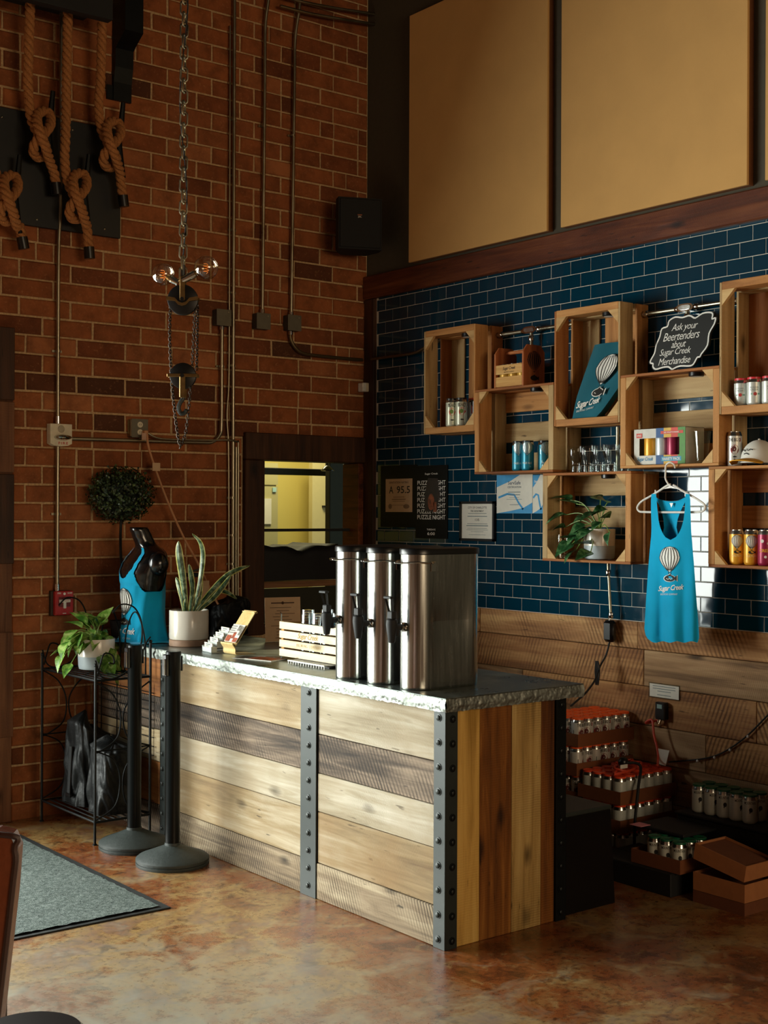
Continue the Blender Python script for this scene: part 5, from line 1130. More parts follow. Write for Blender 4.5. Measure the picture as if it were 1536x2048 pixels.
MB().tube([(-.05, a.y, a.z+.012), (-.05, a.y-.002, a.z-.03), (-.06, b_.y, b_.z)], .0075, 10).build('pipe', GALV, o, smooth=True); pipe_fitting(o, (-.051, a.y-.003, a.z-.05), (0, 0, 1), l=.03, r=.014); pipe_fitting(o, (-.059, b_.y, b_.z+.02), (0, 0, 1), l=.03, r=.013)
a = rp(1219, 846, -.06); o = thing('drop_conduit', 'short vertical conduit behind the beer glass cluster', 'conduit', (0, 0, 0)); MB().cyl((-.03, a.y-.03, 2.079), (-.03, a.y-.03, 1.848), .011, 12).build('pipe', GALV, o, smooth=True)

# ------------------------------------------------------------------ hanger and hanging tank top
HX = -.262
hg = thing('clothes_hanger', 'white plastic clothes hanger hooked on a crate edge', 'hanger', rp(1340, 970, HX))
H0 = rp(1340, 970, HX)
def hp(x, y, dx=0): q = rp(x, y, HX+dx)-H0; return q
MB().tube(smooth_path([hp(1350, 936, .03), hp(1348, 929, .02), hp(1340, 925, .012), hp(1332, 931, .008), hp(1331, 945), hp(1331, 957), hp(1336, 967), hp(1341, 973)], 5), .0042, 8).build('hook', WHITE, hg, smooth=True)
MB().tube(smooth_path([hp(1341, 969), hp(1318, 982), hp(1300, 993), hp(1283, 1003), hp(1275, 1014), hp(1278, 1022), hp(1290, 1024), hp(1340, 1024.5), hp(1395, 1024), hp(1408, 1020), hp(1409, 1010), hp(1398, 1001), hp(1380, 990), hp(1362, 980)], 4, True), .0052, 8).build('frame', WHITE, hg, smooth=True)
for x in (1311, 1371): MB().cyl(hp(x, 980 if x < 1340 else 984), hp(x, 993), .004, 6).build('strap_notch', WHITE, hg, smooth=True)
MB().prism([(1327, 978), (1341, 971), (1356, 978), (1341, 976)], lambda u, v, s_: hp(u, v, .004-.008*s_)).build('web', WHITE, hg)
hs = thing('hanging_tank_top', 'bright blue tank top with a balloon print on a white hanger', 'tank top', H0)
# outline rows in photo pixels: y, outer left, inner left, inner right, outer right
OR = [(988, 1303, 1312, 1371, 1379), (1000, 1302, 1313, 1370.5, 1380.5), (1020, 1302, 1315, 1369.5, 1381), (1040, 1302.5, 1317, 1367, 1381.5), (1055, 1303, 1320.5, 1363, 1382), (1066, 1302.5, 1325, 1358, 1382.5), (1075, 1302, 1331, 1351, 1383.5), (1080, 1301.5, 1341, 1341, 1384),
      (1100, 1299.5, 0, 0, 1385.5), (1130, 1297, 0, 0, 1388), (1165, 1294.5, 0, 0, 1390.5), (1200, 1292, 0, 0, 1393), (1235, 1290, 0, 0, 1396), (1258, 1288.5, 0, 0, 1397.5), (1270, 1291, 0, 0, 1398), (1279, 1296, 0, 0, 1398), (1284, 1304, 0, 0, 1395)]
def interp(py):
    for a, b_ in zip(OR[:-1], OR[1:]):
        if py <= b_[0]:
            t = (py-a[0])/(b_[0]-a[0]); return [a[i]+(b_[i]-a[i])*t for i in range(1, 5)] if a[2] and b_[2] else [a[1]+(b_[1]-a[1])*t, 0, 0, a[4]+(b_[4]-a[4])*t]
    return list(OR[-1][1:])
def fold(px, py):
    d = max(0, (py-1060)/225); c_ = (px-1345)/50
    return -.012-.030*(1-min(1, abs(c_))**2)*min(1, max(0, (py-1000)/60)) + d*(.030*math.exp(-((px-1322)/9)**2)-.016*math.exp(-((px-1345)/10)**2)+.012*math.exp(-((px-1368)/8)**2)-.010*math.exp(-((px-1385)/8)**2)-.008*math.exp(-((px-1300)/7)**2))
def sh(px, py, off=0): return rp(px, py, HX+fold(px, py)-off)-H0
m = MB(); NT = 16
top = [988+(1080-988)*j/NT for j in range(NT+1)]; R1, R2 = [], []
for py in top:
    oL, iL, iR, oR = interp(py); R1.append([sh(oL+(iL-oL)*k/20, py) for k in range(21)]); R2.append([sh(iR+(oR-iR)*k/20, py) for k in range(21)])
m.grid(R1).grid(R2); low = []
for j in range(31):
    py = 1080+(1284-1080)*j/30; oL, _, _, oR = interp(py); mc = 1341+(oL+oR-2682)/2*j/30; low.append([sh(oL+(mc-oL)*k/20 if k <= 20 else mc+(oR-mc)*(k-20)/20, py+(1.5*math.sin(k*.5) if j == 30 else 0)) for k in range(41)])
m.grid(low); fo = m.build('front', TEAL, hs, smooth='full', weld=.0006)
# back layer: racerback
m = MB(); RB = [(990, 1304, 1378), (996, 1309, 1375), (1003, 1314, 1371), (1012, 1319, 1366), (1025, 1324, 1360), (1040, 1327, 1355), (1055, 1328, 1353), (1070, 1325, 1356), (1085, 1315, 1370), (1100, 1303, 1384), (1180, 1296, 1390), (1270, 1292, 1396)]
rows_ = []
for j, (py, l_, r_) in enumerate(RB):
    sag = 10 if j == 0 else (6 if j == 1 else 0)
    rows_.append([rp(l_+(r_-l_)*k/14, py+(sag*math.sin(PI*k/14) if j < 3 else 0)+(4 if j == 0 else 0)*math.sin(PI*k/14), HX+.012+.028*min(1, (py-985)/120)*math.sin(PI*k/14))-H0 for k in range(15)])
m.grid(rows_).build('back', TEAL, hs, smooth='full'); a = rp(1339, 1006, HX+.006)-H0; MB().add([a, a+Vector((0, -.022, 0)), a+Vector((0, -.011, -.022))], [(0, 1, 2)]).build('neck_label', WHITE, hs)
px_per = lambda u, v: (1340+u*270, 1130-v*403)       # metres on the shirt -> photo pixels at its depth
f, r, fh, mk = balloon2(.175); fn = lambda off: (lambda u, v: sh(1339+u*395*.93, 1129-v*412, off))
m = MB(); put(m, f, fn(.0015)); put(m, (fh[0], fh[1]), lambda u, v: fn(.0012)(u*1.14, -.0674+(v+.0674)*1.2)); put(m, mk, fn(.0035)); m.build('print', WHTTXT, hs); m = MB(); put(m, r, fn(.003)); put(m, fh, fn(.0025)); m.build('print_lines', BLKTXT, hs)
m = MB(); put(m, fit(text2d('Sugar Creek', shear=.35, bold=.012, spacing=.88), .130, .034), lambda u, v: sh(1342+u*395, 1177-v*412-u*30, .002)); put(m, fit(text2d('BREWING COMPANY', spacing=1.3), .085, .009), lambda u, v: sh(1338+u*395, 1188.5-v*412, .002)); m.build('lettering', WHTTXT, hs)
# ------------------------------------------------------------------ conduits and boxes on the brick wall
def conduit(label, pts, r=.0105, straps=(), name='wall_conduit', mt=None, couplings=()):
    o = thing(name, label, 'conduit', (0, 0, 0)); MB().tube(smooth_path(pts, 6), r, 12).build('pipe', mt or GALV, o, smooth=True)
    for p_ in straps:
        q = Vector(p_); MB().tube([q+Vector((0, 0, -.006)), q+Vector((0, 0, .006))], r+.003, 12).box(q.x-.028, -.014, q.z-.006, q.x+.028, -.009, q.z+.006).build('strap', GALV, o, smooth=True)
    for p_ in couplings:
        q = Vector(p_); MB().tube([q+Vector((0, 0, -.02)), q+Vector((0, 0, .02))], r+.004, 12).build('coupling', CHROME, o, smooth=True)
    return o
yq = -.028
def wl(px, py, y=yq): return bp(px, py, y)
a, b_ = wl(118, 0), wl(113.5, 846); x1 = -2.115
conduit('tall galvanised conduit above the fire strobe', [(x1+.01, yq, 4.9), (x1+.01, yq, 3.4), (x1, yq, 3.0), (x1, yq, 2.13)], straps=[(x1, yq, wl(113, 702).z)], couplings=[(x1, yq, 2.128)])
conduit('galvanised conduit between the fire strobe and the pull station', [(x1, yq, 1.985), (x1, yq, 1.22)], straps=[(x1, yq, wl(112, 1028).z)], couplings=[(x1, yq, 1.225)])
p = wl(466, 100); x2 = -1.018
conduit('tall paired conduit left of the kitchen opening', [(x2, yq, 4.95), (x2+.002, yq, 3), (x2+.006, yq, 1.0)], straps=[(x2, yq, z) for z in (3.95, 3.62, 3.3, 2.93, 2.5, 1.72, 1.50, 1.33)])
conduit('thin flexible cable strapped beside the paired conduit', [(x2-.024, yq+.008, 4.5), (x2-.022, yq+.008, 3.2), (x2-.022, yq+.008, 2.45), (x2-.035, yq+.006, 2.2), (x2-.022, yq+.008, 1.95), (x2-.015, yq+.008, 1.0)], r=.0055)
conduit('right strand of the paired conduit left of the opening', [(x2+.026, yq, 2.02), (x2+.026, yq, 1.6), (x2+.028, yq, 1.0)], r=.007)
xa, xb, xc_ = -1.094, -.822, -.598
conduit('galvanised conduit rising from the middle junction box', [(xb+.05, -.05, 5.1), (xb+.035, -.045, 4.75), (xb+.02, yq, 4.55), (xb+.018, yq, 4.2), (xb+.008, yq, 2.82)], straps=[(xb+.014, yq, 3.95)], couplings=[(xb+.008, yq, 2.83)])
conduit('galvanised conduit rising from the right junction box', [(xc_+.05, -.05, 5.1), (xc_+.035, -.045, 4.75), (xc_+.012, yq, 4.52), (xc_+.008, yq, 4.2), (xc_-.008, yq, 2.83)], straps=[(xc_, yq, 3.93)], couplings=[(xc_-.008, yq, 2.835)])
conduit('bent conduit from the right junction box to the tiled wall', [(xc_-.012, yq, 2.74), (xc_-.01, yq, 2.69), (xc_+.03, yq, 2.635), (xc_+.10, yq, 2.608), (-.3, yq, 2.603), (-.06, yq, 2.603)], mt=plain('dull_dark_pipe', '#6a5a40', .4, .8), couplings=[(xc_-.012, yq, 2.735)])
conduit('dark conduit running along the tiles into the far left crate', [(-.045, -.10, 2.603), (-.045, -.30, 2.601), (-.045, -.52, 2.602), (-.045, -.63, 2.625), (-.05, -.80, 2.66)], r=.009, mt=plain('dull_dark_pipe', '#6a5a40', .4, .8))
conduit('bent conduit dropping from the left junction box to the fire strobe', [(xa, yq, 2.73), (xa, yq, 2.45), (xa, yq, 2.16), (xa-.01, yq, 2.09), (xa-.06, yq, 2.045), (xa-.14, yq, 2.038), (-1.6, yq, 2.034), (-2.045, yq, 2.030)], straps=[(xa, yq, 2.49)], couplings=[(xa, yq, 2.725)])
conduit('armoured cable looping from the outlet to the paired conduit', [(-1.60, -.045, 2.09), (-1.55, -.05, 2.06), (-1.47, -.05, 2.048), (-1.2, -.05, 2.052), (-1.06, -.05, 2.058), (-1.0, -.045, 2.05), (-.985, -.04, 2.01), (-.984, -.04, 1.6), (-.982, -.04, 1.0)], r=.006)
for i, (x, z, lb) in enumerate(((-1.098, 2.772, 'grey junction box with a conduit below, leftmost of three on the brick'), (-.823, 2.776, 'grey junction box with a conduit above, middle of three'), (-.600, 2.786, 'grey junction box with conduits above and below, right of three'))):
    jb = thing('junction_box', lb, 'junction box', (x, -.001, z), group='junction boxes'); MB().box(-.047, -.056, -.046, .047, 0, .046, .004).build('body', plain('dark_grey_box', '#3a352c', .5, .3), jb); MB().box(-.049, -.0585, -.048, .049, -.0565, .048, .002).build('cover', plain('grey_cover', '#6a6454', .5, .4), jb); MB().cyl((.030, -.0586, .032), (.030, -.0605, .032), .004, 8).build('screw', GALV, jb, smooth=True)
# upper pair of conduits running into the corner
for i, (dz, lb) in enumerate(((0, 'upper of two conduits running into the top corner'), (-.055, 'lower of two conduits running into the top corner'))):
    a = [bp(x, y+(20 if i else 0), -.06) for x, y in ((560, -8), (615, 6), (668, 16), (745, 28), (755, 30))]; conduit(lb, a, r=.010, mt=GALV)
# fire strobe
fs = thing('fire_strobe', 'cream fire alarm strobe with red lettering on the brick', 'fire alarm', (-2.103, -.001, 2.046))
m = MB().prism([(-.062, .06), (.062, .06), (.062, -.045), (.04, -.056), (0, -.060), (-.04, -.056), (-.062, -.045)], lambda u, v, s_: (u, -.045*s_, v)); m.build('body', CREAM, fs)
MB().sphere((0, 0, 0), .05, 16, 10, .34).build('lens', steel('strobe_lens', '#c8ccc8', .12, streak=False, bumpy=.8), fs, smooth=True, loc=(.008, -.042, -.012)); m = MB(); put(m, fit(text2d('FIRE', bold=.02, spacing=1.3), .055, .014), lambda u, v: (.012+u, -.0456, -.043+v)); m.build('lettering', REDTXT, fs); MB().lathe([(.02, 0), (.018, .003), (.001, .004)], 16).build('speaker_mesh', plain('dark_cream', '#a89c84', .6), fs, smooth=True, loc=(0, -.045, .033), rot=(PI/2, 0, 0))  # mesh disc in a darker cream than the body
# pull station
ps = thing('fire_pull_station', 'red fire alarm pull station on the brick wall', 'fire alarm', (-2.088, -.001, 1.143))
MB().box(-.062, -.03, -.068, .05, 0, .066, .003).build('backbox', plain('dark_grey_box', '#3a352c', .5), ps); MB().box(-.052, -.062, -.065, .052, -.031, .065, .004).build('body', RED, ps); MB().box(-.034, -.0635, -.02, .034, -.0622, .034, .001).build('recess', plain('dark_red', '#6a1014', .5), ps)
MB().box(-.032, -.070, .004, .032, -.0636, .020, .002).box(-.008, -.070, -.028, .008, -.0636, .0041, .002).build('pull_handle', WHITE, ps); m = MB(); fn = lambda u, v: (u, -.0626, v)
put(m, fit(text2d('FIRE', bold=.02), .020, .009), fn, -.030, .054); put(m, fit(text2d('ALARM', bold=.02), .026, .009), fn, .030, .054); put(m, disc2(.007, .007), fn, 0, .05); put(m, rect2(.02, .004), fn, 0, -.055); m.build('lettering', WHTTXT, ps)
m = MB(); put(m, fit(text2d('PULL DOWN', bold=.01), .045, .006), lambda u, v: (u, -.0703, .012+v)); m.build('handle_lettering', plain('red_print', '#b8302a', .6), ps)
# duplex outlet with cord going down to the bar
ot = thing('metal_outlet', 'metal duplex outlet with a plug on the brick wall', 'outlet', (-1.634, -.001, 2.103))
MB().box(-.054, -.042, -.05, .05, 0, .05, .004).build('box', GALV, ot); MB().box(-.05, -.0445, -.052, .052, -.0425, .052, .003).build('plate', plain('grey_cover', '#6a6454', .5, .4), ot)
for dz in (.020, -.022): q = MB().lathe([(.017, 0), (.016, .003), (.001, .0035)], 18).build('socket', CREAM, ot, smooth=True, loc=(.002, -.0446, dz), rot=(PI/2, 0, 0)); MB().box(-.006, .005, .0036, -.004, -.004, .0042).box(.004, .005, .0036, .006, -.004, .0042).build('slots', BLKTXT, q)
MB().box(.012, -.075, -.035, .040, -.046, -.012, .004).build('plug', CORD, ot)
c0 = Vector((-1.608, -.078, 2.075)); pts = [c0, bp(300, 905, -.09), bp(330, 990, -.10), bp(365, 1070, -.12), bp(395, 1125, -.16), bp(440, 1215, -.30), fp(476, 1253, ZC+.03)]
tc = thing('tan_power_cord', 'tan power cord slanting from the brick outlet down to the bar', 'cord', (0, 0, 0)); MB().tube(smooth_path(pts, 8), .0065, 8).build('cable', CORD, tc, smooth=True)
a = bp(312, 933, -.10); MB().box(a.x-.028, -.112, a.z-.025, a.x+.02, -.109, a.z+.02).build('paper_tag', KRAFT, tc, rot=(0, 0, 0)); a = bp(286, 872, -.085); MB().box(a.x-.014, -.1, a.z-.022, a.x+.012, -.094, a.z+.016).build('cord_tag', plain('pink_tag', '#b8927a', .6), tc)
# white sensor near the corner
se = thing('white_sensor', 'small white sensor box near the corner post', 'sensor', (-.045, -.031, 2.43)); MB().box(-.03, -.022, -.028, .03, .03, .028, .004).build('body', WHITE, se); MB().box(-.004, -.024, -.026, .028, -.0221, .026, .001).build('cover', CREAM, se)

# ------------------------------------------------------------------ rope display
BPX0, BPX1, BPZ0, BPZ1 = -2.80, -1.75, 3.152, 3.752
bd = thing('rope_backboard', 'black backboard with horn cleats holding thick ropes on the brick', 'board', (-2.2, -.012, BPZ0))
MB().box(BPX0+2.2, -.018, 0, BPX1+2.2, 0, BPZ1-BPZ0, .002).build('board', plain('black_board', '#0d0e0d', .5, var=.2), bd)
for x, y in ((4, 234), (145, 260), (74, 439), (209, 458)):
    q = bp(x, y, -.03)-bd.location; MB().sphere(q, .007, 8, 6).build('screw', GALV, bd, smooth=True)
def rope(label, pts, r=.026, cap=True, twist=26.):
    o = thing('thick_rope', label, 'rope', (0, 0, 0), group='ropes on the cleats'); P_ = smooth_path(pts, 8); fr = frames(P_); S = [0.]
    for a, b_ in zip(P_[:-1], P_[1:]): S.append(S[-1]+(b_-a).length)
    # resample
    step = .009; n = int(S[-1]/step); Q = []; j = 0
    for i in range(n+1):
        s = min(i*step, S[-1]-1e-6)
        while S[j+1] < s: j += 1
        t = (s-S[j])/(S[j+1]-S[j]); Q.append(P_[j].lerp(P_[j+1], t))
    fr = frames(Q); m = MB()
    for k in range(3):
        line = [q+(f[1]*math.cos(2*PI*k/3-twist*i*step*2.2)+f[2]*math.sin(2*PI*k/3-twist*i*step*2.2))*r*.56 for i, (q, f) in enumerate(zip(Q, fr))]; m.tube(line, r*.50, 8)
    m.build('strands', ROPE, o, smooth='full')
    if cap: d = fr[-1][0]; MB().tube([Q[-1]-d*.012, Q[-1]+d*.05], r*1.12, 12).build('end_cap', BLKPL, o, smooth=True)
    return o
def rpt(l): return [bp(x, y, yy) for x, y, yy in l]
def cleat(px, py):
    q = bp(px, py, -.04)-bd.location
    MB().tube([q+Vector((.015, -.09, .22)), q+Vector((.01, -.08, .12)), q+Vector((0, -.065, .0)), q+Vector((.01, -.08, -.12)), q+Vector((.02, -.09, -.19))], [.013, .017, .02, .017, .012], 8).cyl(q+Vector((0, -.06, .03)), q+Vector((0, .02, .03)), .016, 8).build('horn_cleat', BLKIRON, bd, smooth=True)
def hitch(x, y, tail):        # figure-of-eight around a cleat centred at pixel (x, y)
    f = lambda dx, dy, yy: (x+dx, y+dy*1.12, yy-.01)
    return [f(-24, -42, -.12), f(-18, -22, -.125), f(-4, 2, -.13), f(8, 20, -.12), f(6, 34, -.10), f(-8, 38, -.115), f(-17, 28, -.15), f(-12, 10, -.185), f(6, -6, -.19), f(17, -22, -.16), f(14, -40, -.12), f(0, -44, -.125), f(-10, -34, -.17), f(-6, -10, -.225), f(6, 16, -.215), f(16, 46, -.14)]+tail
for i, (x0, x, y, tl, lb) in enumerate(((60, 84, 272, [(108, 345, -.12), (112, 372, -.115)], 'thick brown rope tied on the upper left cleat, left of the conduit'), (136, 156, 396, [(174, 455, -.12), (178, 500, -.115)], 'thick brown rope tied on the lower cleat, right of the conduit'), (205, 224, 292, [(241, 360, -.12), (246, 398, -.115)], 'thick brown rope tied on the right cleat'), (-30, 18, 400, [(38, 450, -.12), (45, 482, -.115)], 'thick brown rope knotted on the cleat at the left edge'))):
    up = [(x0+2, -60, -.20), (x0, 20, -.19), (x0-4 if i != 1 else x0-5, (y-130), -.16), (x-27, y-85, -.135)]
    if i == 3: up = [(-22, 250, -.15), (-16, 320, -.13)]
    rope(lb, rpt(up+hitch(x, y, tl))); cleat(x+2, y)
sf = thing('rope_shelf', 'black shelf with a scrolled iron bracket above the ropes', 'shelf', (-2.3, -.001, 4.50)); a = bp(216, 38, -.36); 
MB().box(-.9, -.36, a.z-4.50, a.x+2.3+.03, -.30, a.z-4.50+.16, .004).box(-.9, -.30, a.z-4.5+.10, a.x+2.3+.03, 0, a.z-4.5+.16, .004).build('board', BLKMATT, sf)
q0 = bp(250, 20, -.18); MB().prism([(-.35, .5), (0, .5), (0, -.30), (-.045, -.30), (-.05, -.20), (-.09, -.12), (-.10, -.02), (-.16, .0), (-.35, .05)], lambda u, v, s_: (bp(224, 60, 0).x+2.3+.11*s_, u*.45, a.z-4.5+v)).build('bracket', BLKIRON, sf)
MB().box(bp(212, 60, 0).x+2.3, -.014, a.z-4.5-.30, bp(224, 60, 0).x+2.3-.001, 0, a.z-4.5-.22).build('bracket_foot', BLKIRON, sf)

# ------------------------------------------------------------------ chain hoist lamp
DH = 5.5
def hpnt(px, py, d=DH): return CAM+ray(px, py)*d
HB = hpnt(366, 600); hl = thing('pulley_lamp', 'hanging chain hoist lamp with two globe bulbs and an iron hook', 'lamp', HB, rz=-YAW+.0)
K = DH/FOC                                     # metres per pixel at the lamp; local x = image right, z = up, -y towards the viewer
def h2(px, py, dy=0): return Vector(((px-366)*K, dy, (600-py)*K))
def link_mesh(Ln, Wd, r): return MB().tube([(Wd/2*math.cos(a), 0, (Ln/2-Wd/2)*(1 if math.sin(a) >= 0 else -1)+Wd/2*math.sin(a)) for a in [2*PI*k/16+.001 for k in range(16)]], r, 6, closed=True)
lm = link_mesh(.060, .030, .0042).mesh('chain_link', GALV, True); mn = thing('ceiling_chain', 'long steel chain hanging from the ceiling above the pulley lamp', 'chain', (0, 0, 0))
zc = HB.z+h2(366, 548).z; k = 0
while zc < 5.58: link('chain_link', lm, mn, (HB.x, HB.y, zc), (0, 0, -YAW+(PI/2*.85 if k % 2 else .15))); zc += .046; k += 1
MB().tube(smooth_path([(HB.x+.012*math.sin(i), HB.y+.012*math.cos(i*1.3), HB.z+.12+.15*i) for i in range(20)], 3), .003, 5).build('lamp_wire', BLKMATT, mn, smooth=True)
def wheel(c_, R_, nm): return MB().lathe([(.001, -.014), (R_*.95, -.014), (R_, -.012), (R_*.86, -.002), (R_*.86, .002), (R_, .012), (R_*.95, .014), (.001, .014)], 32).build(nm, DKWHEEL, hl, smooth=True, loc=c_, rot=(PI/2, 0, 0))
c1, c2 = h2(366, 600), h2(367, 752); wheel(c1, .063, 'upper_sheave'); wheel(c2, .054, 'lower_sheave')
for s in (-1, 1):
    y = s*.022
    m = MB().box(c1.x-.011, y-.004, c1.z-.005, c1.x+.011, y+.004, c1.z+.095, .003); m.prism([(-.066, .012), (-.03, .006), (-.016, -.010), (0, -.016), (.016, -.010), (.03, .006), (.066, .012), (.066, -.004), (.03, -.008), (.018, -.022), (0, -.028), (-.018, -.022), (-.03, -.008), (-.066, -.004)][::-1], lambda u, v, t_: (c1.x+u, y-.004+.008*t_, c1.z+v)); m.build('upper_cheek', BRASSC, hl)
    m = MB().box(c2.x-.012, y-.004, c2.z-.092, c2.x+.012, y+.004, c2.z+.004, .003).box(c2.x-.064, y-.004, c2.z-.006, c2.x+.064, y+.004, c2.z+.008, .002); m.build('lower_cheek', BRASSC, hl)
    for c_ in (c1, c2): MB().cyl((c_.x, s*.026, c_.z), (c_.x, s*.032, c_.z), .009, 6).build('axle_nut', DKWHEEL, hl)
MB().tube(smooth_path([h2(367, 790), h2(367, 797), h2(361, 806), h2(358, 817), h2(363, 827), h2(371, 825), h2(374, 818)], 5), [.007]*6+[.009]*19+[.0085]*4+[.006, .004], 8).build('hook', IRON, hl, smooth=True)
MB().cyl(h2(366, 530), h2(366, 556), .009, 8).build('neck', DKWHEEL, hl, smooth=True)
for nm, a, b_, ctr, R_ in (('left', h2(356, 566), h2(339, 556), h2(326, 549), .047), ('right', h2(366, 562, -.015), h2(391, 549, -.02), h2(414, 538, -.03), .050)):
    d = (ctr-a).normalized(); so = MB().tube([a, a+d*.03, b_], [.014, .016, .016], 14).build('lamp_socket', CHROME, hl, smooth=True); MB().tube([b_, b_+d*.014], [.012, .010], 12).build('bulb_base', BRASSC, so, smooth=True)
    bl = MB().sphere((0, 0, 0), R_, 24, 14).build('globe_bulb', glass('bulb_amber_glass', (.90, .84, .72), 1.8, .10), hl, smooth='full', loc=ctr)
    MB().tube(smooth_path([Vector((.012*math.sin(t*2.4), .012*math.cos(t*2.4), -.022+.004*t))-d*.0 for t in range(11)], 3), .0009, 5).build('filament', FILAM, bl, smooth=True); MB().tube([-d*R_*.95, -d*R_*.2], [.006, .002], 8).build('glass_stem', GLASS, bl, smooth=True)
# small dark chains over the sheaves (links too small to pick apart)
def small_chain(pts, nm):
    P_ = smooth_path(pts, 8); acc = 0; m = MB(); base = link_mesh(.019, .0105, .0019); k = 0; nxt = 0
    for a, b_ in zip(P_[:-1], P_[1:]):
        L_ = (b_-a).length
        while acc+L_ > nxt:
            p_ = a.lerp(b_, (nxt-acc)/L_); d = (b_-a).normalized(); q = d.to_track_quat('Z', 'Y').to_matrix() @ Matrix.Rotation(PI/2*(k % 2)+.3, 3, 'Z')
            m.add([q @ Vector(v)+p_ for v in base.v], base.f); k += 1; nxt += .0135
        acc += L_
    stuff(m.build(nm, plain('dark_chain', '#3a3026', .35, .8), hl, smooth='full'))
small_chain([h2(341, 606), h2(340, 680), h2(344, 760), h2(350, 820), h2(357, 872), h2(362, 893)], 'loop_chain')
small_chain([h2(362, 893), h2(372, 868), h2(378, 820), h2(383, 760), h2(387, 690), h2(390, 615), h2(386, 590), h2(366, 571)], 'loop_chain'); small_chain([h2(395, 612, .012), h2(394, 680, .012), h2(393, 740, .012)], 'lift_chain')
# ------------------------------------------------------------------ case stacks behind the counter
TRAYW = plain('tray_kraft', '#74411f', .9, var=.08)
def tray(label, x0, y0, z, LX=.405, LY=.272, h=.062, group='cardboard can trays', mt=None):
    t = thing('can_tray', label, 'tray', (x0, y0, z), group=group); k = .004; mt = mt or TRAYW
    MB().box(0, -LY, 0, LX, 0, .004).build('bottom', mt, t)
    for nm, b_ in (('long_side', (0, -LY, .004, LX, -LY+k, h)), ('long_side', (0, -k, .004, LX, 0, h)), ('short_side', (0, -LY+k, .004, k, -k, h)), ('short_side', (LX-k, -LY+k, .004, LX, -k, h))): MB().box(*b_).build(nm, mt, t)
    return t
def fill_tray(kind, x0, y0, z, full, label, group, nx=6, ny=4, skip=()):
    for i in range(nx):
        for j in range(ny):
            if not full and not (j == 0 or i == 0): continue
            if (i, j) in skip: continue
            x = x0+.0385+.0655*i; y = y0-.272+.0385+.065*j
            can(kind, (x, y, z+.0045), face((x, y, z))+random.choice((0, 0, .2, .7, 1.6, -.5)), label % (('front', 'second', 'third', 'back')[j], ('first', 'second', 'third', 'fourth', 'fifth', 'sixth')[i]), group)
words = ['bottom', 'second', 'third', 'top']
pal = thing('low_pallet', 'dark low pallet under the taller stack of can trays', 'pallet', (-.44, -1.985, 0))
for k in range(3): MB().box(0, -.28+.095*k, .0, .41, -.20+.095*k, .066).build('bearer', CARDBD, pal)
MB().box(0, -.28, .067, .41, 0, .082).build('deck', CARDBD, pal)
for k in range(4):
    z = .0835+.140*k; x0, y0 = -.438+(.008 if k % 2 else 0), -1.987
    tray('cardboard can tray, %s layer of the taller stack' % words[k], x0, y0, z); fill_tray('bigo', x0, y0, z, k == 3, 'orange-lidded can, ' + words[k] + ' tray of the taller stack, %s row, %s from the left', 'cans in the taller stack, %s tray' % words[k])
for k in range(3):
    z = .004+.134*k; x0, y0 = -.440, -2.268
    tray('cardboard can tray, %s layer of the shorter stack' % ('bottom', 'middle', 'top')[k], x0+(.0 if k else .02), y0, z); fill_tray('pumpkin', x0+(.0 if k else .02), y0, z, k == 2, 'silver-necked can, ' + ('bottom', 'middle', 'top')[k] + ' tray of the shorter stack, %s row, %s from the left', 'cans in the shorter stack, %s tray' % ('bottom', 'middle', 'top')[k])
# red cord heap with a black plug on the short stack
zt3 = .004+.134*2+.0045+.127; a = Vector((-.30, -2.42, zt3+.006)); hp_ = thing('cord_heap', 'tangle of red cord with a round black plug on the orange lids', 'cord', (0, 0, 0))
MB().tube(smooth_path([a+Vector((.10*math.sin(t*1.1+.5)+.05*math.sin(t*2.3), .08*math.cos(t*.9), .012+.010*math.sin(t*1.7))) for t in range(14)], 5), .006, 6).build('cable', REDCORD, hp_, smooth=True); MB().sphere(a+Vector((-.02, -.03, .040)), .026, 14, 10).build('plug', BLKPL, hp_, smooth=True); MB().box(a.x-.075, a.y-.062, a.z+.018, a.x-.025, a.y-.059, a.z+.036).build('white_tag', PAPER, hp_)
bc = [a+Vector((-.02, -.05, .04)), a+Vector((.02, -.10, .03)), a+Vector((-.06, -.16, -.05)), a+Vector((-.10, -.175, -.2)), a+Vector((-.11, -.18, -.33)), a+Vector((-.115, -.185, -.36))]
tag(MB().tube(smooth_path(bc, 6), .007, 8).build('power_cable', BLKMATT, smooth=True), 'thick black cord hanging over the shorter can stack', 'cord')
# green-lidded cans to the right on black crates
g0 = rp(1462, 1640, -.22); zg = .285
gb = thing('black_case', 'tall black case under the green-lidded cans', 'case', (-.22, g0.y, 0))
MB().box(-.13, -.28, 0, .185, .20, zg-.015, .006).build('body', BLKMATT, gb); MB().box(-.14, -.29, zg-.014, .19, .21, zg-.001, .004).build('lid', BLKMATT, gb)
for i in range(5):
    for j in range(2):
        x, y = -.28+.070*j, g0.y+.13-.069*i; can('green', (x, y, zg), face((x, y, 0))+(.5 if i % 2 else 0), 'green-lidded can on the tall black case, %s row, %s from the left' % (('front', 'back')[j], ('first', 'second', 'third', 'fourth', 'fifth')[i]), 'green-lidded cans on the black case')
sb_ = thing('storage_box', 'low black storage box between the can stacks and the black case', 'box', (-.37, -2.78, 0)); MB().box(-.16, -.26, 0, .005, .19, .10, .004).build('body', BLKMATT, sb_)
x0, y0 = -.66, g0.y+.20
MB().box(-.31, -.26, 0, -.161, .19, .10, .004).build('body', BLKMATT, sb_)
tray('dark tray of green-lidded cans below the flat black board', x0, y0, .102, .27, .272, .06)
